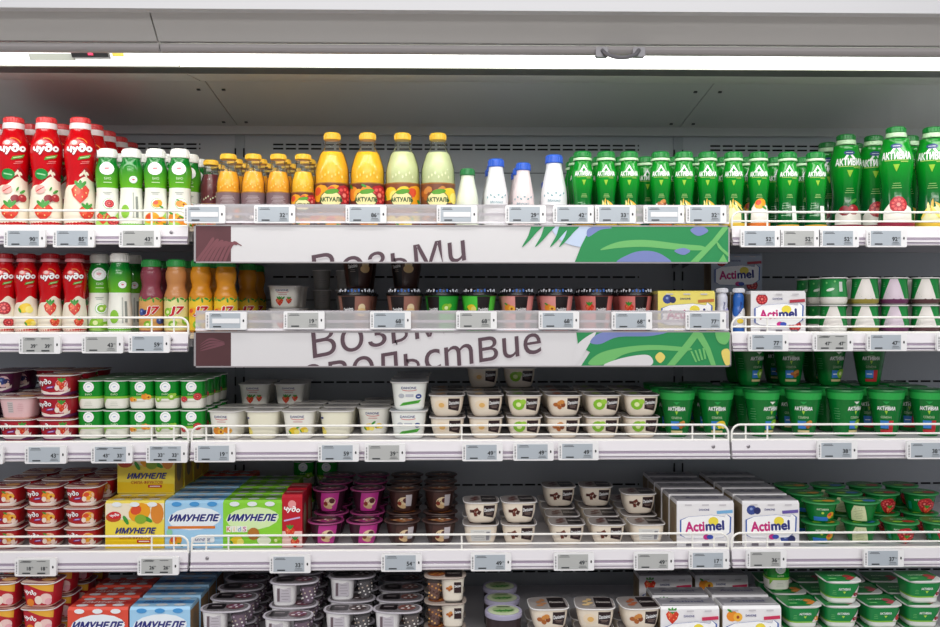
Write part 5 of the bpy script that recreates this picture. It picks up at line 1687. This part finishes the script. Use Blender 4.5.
# -- third shelf
stock([(-18, 'cc_dark', 'dark purple dessert cup', {'skip': ((0, 2),), 'rows': 3}), (21.5, 'cc_cherry', 'red dessert cup', {'layers': [2, 2, 3], 'alt': {(0, 1): 'cc_pink'}, 'altlook': 'pink dessert cup turned round'}), (60.5, 'cc_cherry', 'red dessert cup')],
      2.215, 3, .096, 3, 0, 'dessert', 'red and purple dessert cups', 3, .0507)
stock([(92.8, 'cg_plain', 'plain green and white cup'), (118.2, 'cg_plain', 'plain green and white cup'), (143.4, 'cg_peach', 'peach green and white cup'), (168.6, 'cg_kiwi', 'kiwi green and white cup'), (194, 'cg_pom', 'red-fruit green and white cup', {'rows': 4})],
      2.228, 4, .066, 3, 0, 'green', 'green and white yogurt cups on the third shelf', 2, .0695, jit=.0008, rz=1)
stock([(228.5, 'da_peach', 'white peach yogurt cup turned askew', {'rot': -14, 'rows': 2}), (264.5, 'da_side', 'white lemon yogurt cup seen from side', {'rows': 2}), (300.5, 'da_lemon', 'white lemon yogurt cup'), (337, 'da_side', 'white lemon yogurt cup seen from side')],
      2.232, 3, .09, 3, 1, 'white', 'white yogurt cups on the third shelf', rz=3)
stock([(374.5, 'da_lemon', 'white lemon yogurt cup left of white stack', {'Y': 2.30})], 2.30, 3, .09, 3, 1, 'white', 'white yogurt cups on the third shelf')
stock([(256, 'da_low', 'low white yogurt cup'), (291, 'da_low', 'low white yogurt cup')], 2.44, 2, .09, 3, 1, 'low cup', 'low white yogurt cups at the back', 2, .0565)
stock([(409, 'da_green', 'white thick yogurt cup, green stripe', {'layers': [2, 2, 2, 2]})], 2.232, 4, .092, 3, 1, 'white', 'white yogurt cups with a green stripe', 2, .067)
D = [(447.5, 'dn_egg', 'cream dessert cup with egg picture'), (485.5, 'dn_van', 'cream dessert cup with yellow picture'), (524, 'dn_lime', 'cream dessert cup with lime'), (563, 'dn_nut', 'cream dessert cup with nuts'), (601.5, 'dn_apple', 'cream dessert cup with green fruit'), (640, 'dn_apple', 'cream dessert cup with green fruit')]
stock([(p, k, l, {'layers': [2, 2, 3 if i in (1, 2) else 2]}) for i, (p, k, l) in enumerate(D)], 2.235, 3, .092, 3, 1, 'cream', 'cream dessert cups on the third shelf', 2, .0515)
stock([(677, 'tb_blue', 'large green tub'), (715.5, 'tb_seed', 'large green tub')], 2.24, 3, .094, 3, 1, 'tub', 'large green yogurt tubs', rz=7)
stock([(761.5, 'tb_turn', 'large green tub turned sideways', {'layers': [1, 2, 2]}), (803.6, 'tb_blue', 'large green tub', {'layers': [1, 2, 2]}), (844.5, 'tb_turn', 'large green tub turned sideways', {'layers': [1, 2, 2]}), (886, 'tb_red', 'large green and red tub', {'layers': [1, 2, 1]}), (927.5, 'tb_red', 'large green and red tub')],
      2.24, 3, .094, 3, 2, 'tub', 'large green yogurt tubs', 1, .1135, rz=7)
# -- fourth shelf
SC = {'scale': .945}
stock([(7.5, 'cc_peach', 'red peach dessert cup', SC), (47, 'cc_peach', 'red peach dessert cup', SC), (86, 'cc_mix', 'red mango dessert cup', SC)], 2.225, 3, .094, 4, 0, 'red', 'red fruit dessert cups on the fourth shelf', 3, .0483)
stock([(135, 'im_fruit', 'yellow fruit drink carton', {'layers': [1, 2, 2, 2, 2]})], 2.235, 5, .082, 4, 0, 'carton', 'yellow fruit drink cartons', 1, .112, rz=1)
stock([(194.5, 'im_blue', 'light blue drink carton', {'alt': {(4, 0): 'im_red'}, 'altlook': 'red drink carton behind blue ones'})], 2.235, 5, .082, 4, 0, 'carton', 'light blue drink cartons', 1, .112, rz=1)
stock([(252.5, 'im_green', 'lime green drink carton')], 2.235, 4, .082, 4, 1, 'carton', 'lime green drink cartons', 1, .112, rz=1)
stock([(292, 'tall_red', 'narrow red milk carton')], 2.235, 2, .08, 4, 1, 'carton', 'narrow red milk cartons', rz=2)
stock([(304.5, 'cg_kiwi', 'green and white cup at shaded back'), (327.5, 'cg_kiwi', 'green and white cup at shaded back')], 2.60, 1, .07, 4, 1, 'green', 'green and white yogurt cups at the back', 2, .0695)
stock([(326, 'mg_pink', 'magenta-rimmed round cup'), (364.5, 'mg_pink', 'magenta-rimmed round cup'), (402, 'mg_brown', 'dark brown round cup'), (440, 'mg_brown', 'dark brown round cup')],
      2.235, 4, .094, 4, 1, 'round', 'dark round dessert cups', [1, 2, 2, 2], .0572, rz=15)
stock([(480.5, 'dn_choc', 'cream chocolate cup', {'alt': {(0, 0): 'dn_back'}, 'altlook': 'blank-backed cream cup', 'layers': [2, 1]}), (518.5, 'dn_choc', 'cream chocolate cup', {'layers': [2, 1]})], 2.235, 2, .092, 4, 1, 'chocolate', 'cream chocolate dessert cups', 1, .053)
stock([(566.5, 'dn_choc', 'cream chocolate cup', {'i': 2, 'layers': [1, 1, 2, 1]}), (606.5, 'dn_choc', 'cream chocolate cup', {'i': 3, 'layers': [1, 1, 2, 1]}), (645.5, 'dn_choc', 'cream chocolate cup', {'i': 4, 'layers': [1, 2, 1, 1], 'alt': {(0, 0): 'dn_back'}, 'altlook': 'blank-backed cream cup'})],
      2.235, 4, .09, 4, 1, 'chocolate', 'cream chocolate dessert cups', 1, .053)
stock([(705.5, 'ac_white', 'white drink carton with blue ribbon logo')], 2.23, 5, .08, 4, 1, 'carton', 'white drink cartons', rz=1)
stock([(771, 'ac_blue', 'white drink carton with blueberries')], 2.23, 5, .08, 4, 2, 'carton', 'blueberry drink cartons', rz=1)
stock([(820, 'gr_mango', 'green round cup, mango'), (860, 'gr_cream', 'green round cup, cream label'), (899.5, 'gr_red', 'green round cup, red fruit', {'layers': [1, 2, 2]}), (939, 'gr_red', 'green round cup, red fruit', {'layers': [1, 2, 2]})],
      2.232, 3, .096, 4, 2, 'round green', 'green round yogurt cups', 2, .0497, rz=9)
# -- bottom deck
SD = {'scale': 1.08}
stock([(4, 'cb_fruit', 'red fruit dessert cup'), (44, 'cb_fruit', 'red fruit dessert cup')], 2.165, 4, .098, 5, 0, 'red', 'red dessert cups on the bottom deck', 3, .0575)
stock([(98, 'im_red', 'red drink carton')], 2.185, 3, .082, 5, 0, 'carton', 'red drink cartons on the bottom deck', rz=1)
stock([(160, 'im_blue', 'light blue drink carton')], 2.185, 4, .082, 5, 0, 'carton', 'light blue drink cartons on the bottom deck', 1, .112, rz=1)
stock([(226, 'ov_berry', 'twin yogurt cup with purple topping')], 2.155, 6, .078, 5, 1, 'twin', 'oval twin yogurt cups', 2, .0543)
stock([(288.5, 'ov_berry', 'twin yogurt cup with dark topping', {'layers': [2, 3, 3, 3, 2], 'Y': 2.10}), (348, 'ov_choc', 'twin yogurt cup, pale topping', {'layers': [2, 3, 3, 3, 2]}), (398, 'ov_mix', 'twin yogurt cup with grey topping', {'layers': [2, 2, 2, 2, 2]})],
      2.14, 5, .078, 5, 1, 'oval', 'oval twin yogurt cups', 3, .0543)
stock([(445, 'granola', 'twin cup with brown topping')], 2.17, 3, .08, 5, 1, 'twin', 'cream twin cups with brown topping', 3, .059)
stock([(503.5, 'jar', 'dark round jar with herb-picture lid')], 2.16, 3, .094, 5, 1, 'jar', 'dark round jars with green lids', 1)
stock([(548, 'dn_cream', 'cream dessert cup', SD), (594, 'dn_van', 'cream dessert cup, yellow lid picture', SD), (638, 'dn_nut', 'cream dessert cup with nuts', SD)], 2.16, 2, .092, 5, 1, 'cream', 'cream dessert cups on the bottom deck', [2, 1], .0555)
stock([(690, 'ac_straw', 'white carton with strawberry', {'skip': ((2, 0),)}), (752, 'ac_peach', 'white carton with peach', {'skip': ((2, 0),)})], 2.165, 4, .08, 5, 1, 'carton', 'fruit drink cartons on the bottom deck', rz=1)
stock([(799, 'gs_peach', 'green square cup'), (837.5, 'gs_cherry', 'green square cup', {'layers': [3, 2, 2]}), (878, 'gs_pom', 'green square cup'), (918, 'gs_cherry', 'green square cup', {'layers': [3, 2, 2]})],
      2.165, 3, .094, 5, 2, 'green', 'green square yogurt cups', 2, .0555)
place('cg_plain', X(775, 2.27), 2.262, ZS[5] + 2 * .0559 + .0005, 'small round green and white cup on top of the square green cups, bottom shelf')

LABELS_SEEN = {}
for lab, o in LABELS:
    LABELS_SEEN.setdefault(lab, []).append(o)
dups = [l for l, v in LABELS_SEEN.items() if len(v) > 1]
longs = [l for l in LABELS_SEEN if len(re.findall(r'\w+', l)) > 16]
print('things', len(LABELS), 'duplicate labels', dups[:10], 'long', len(longs), longs[:5])
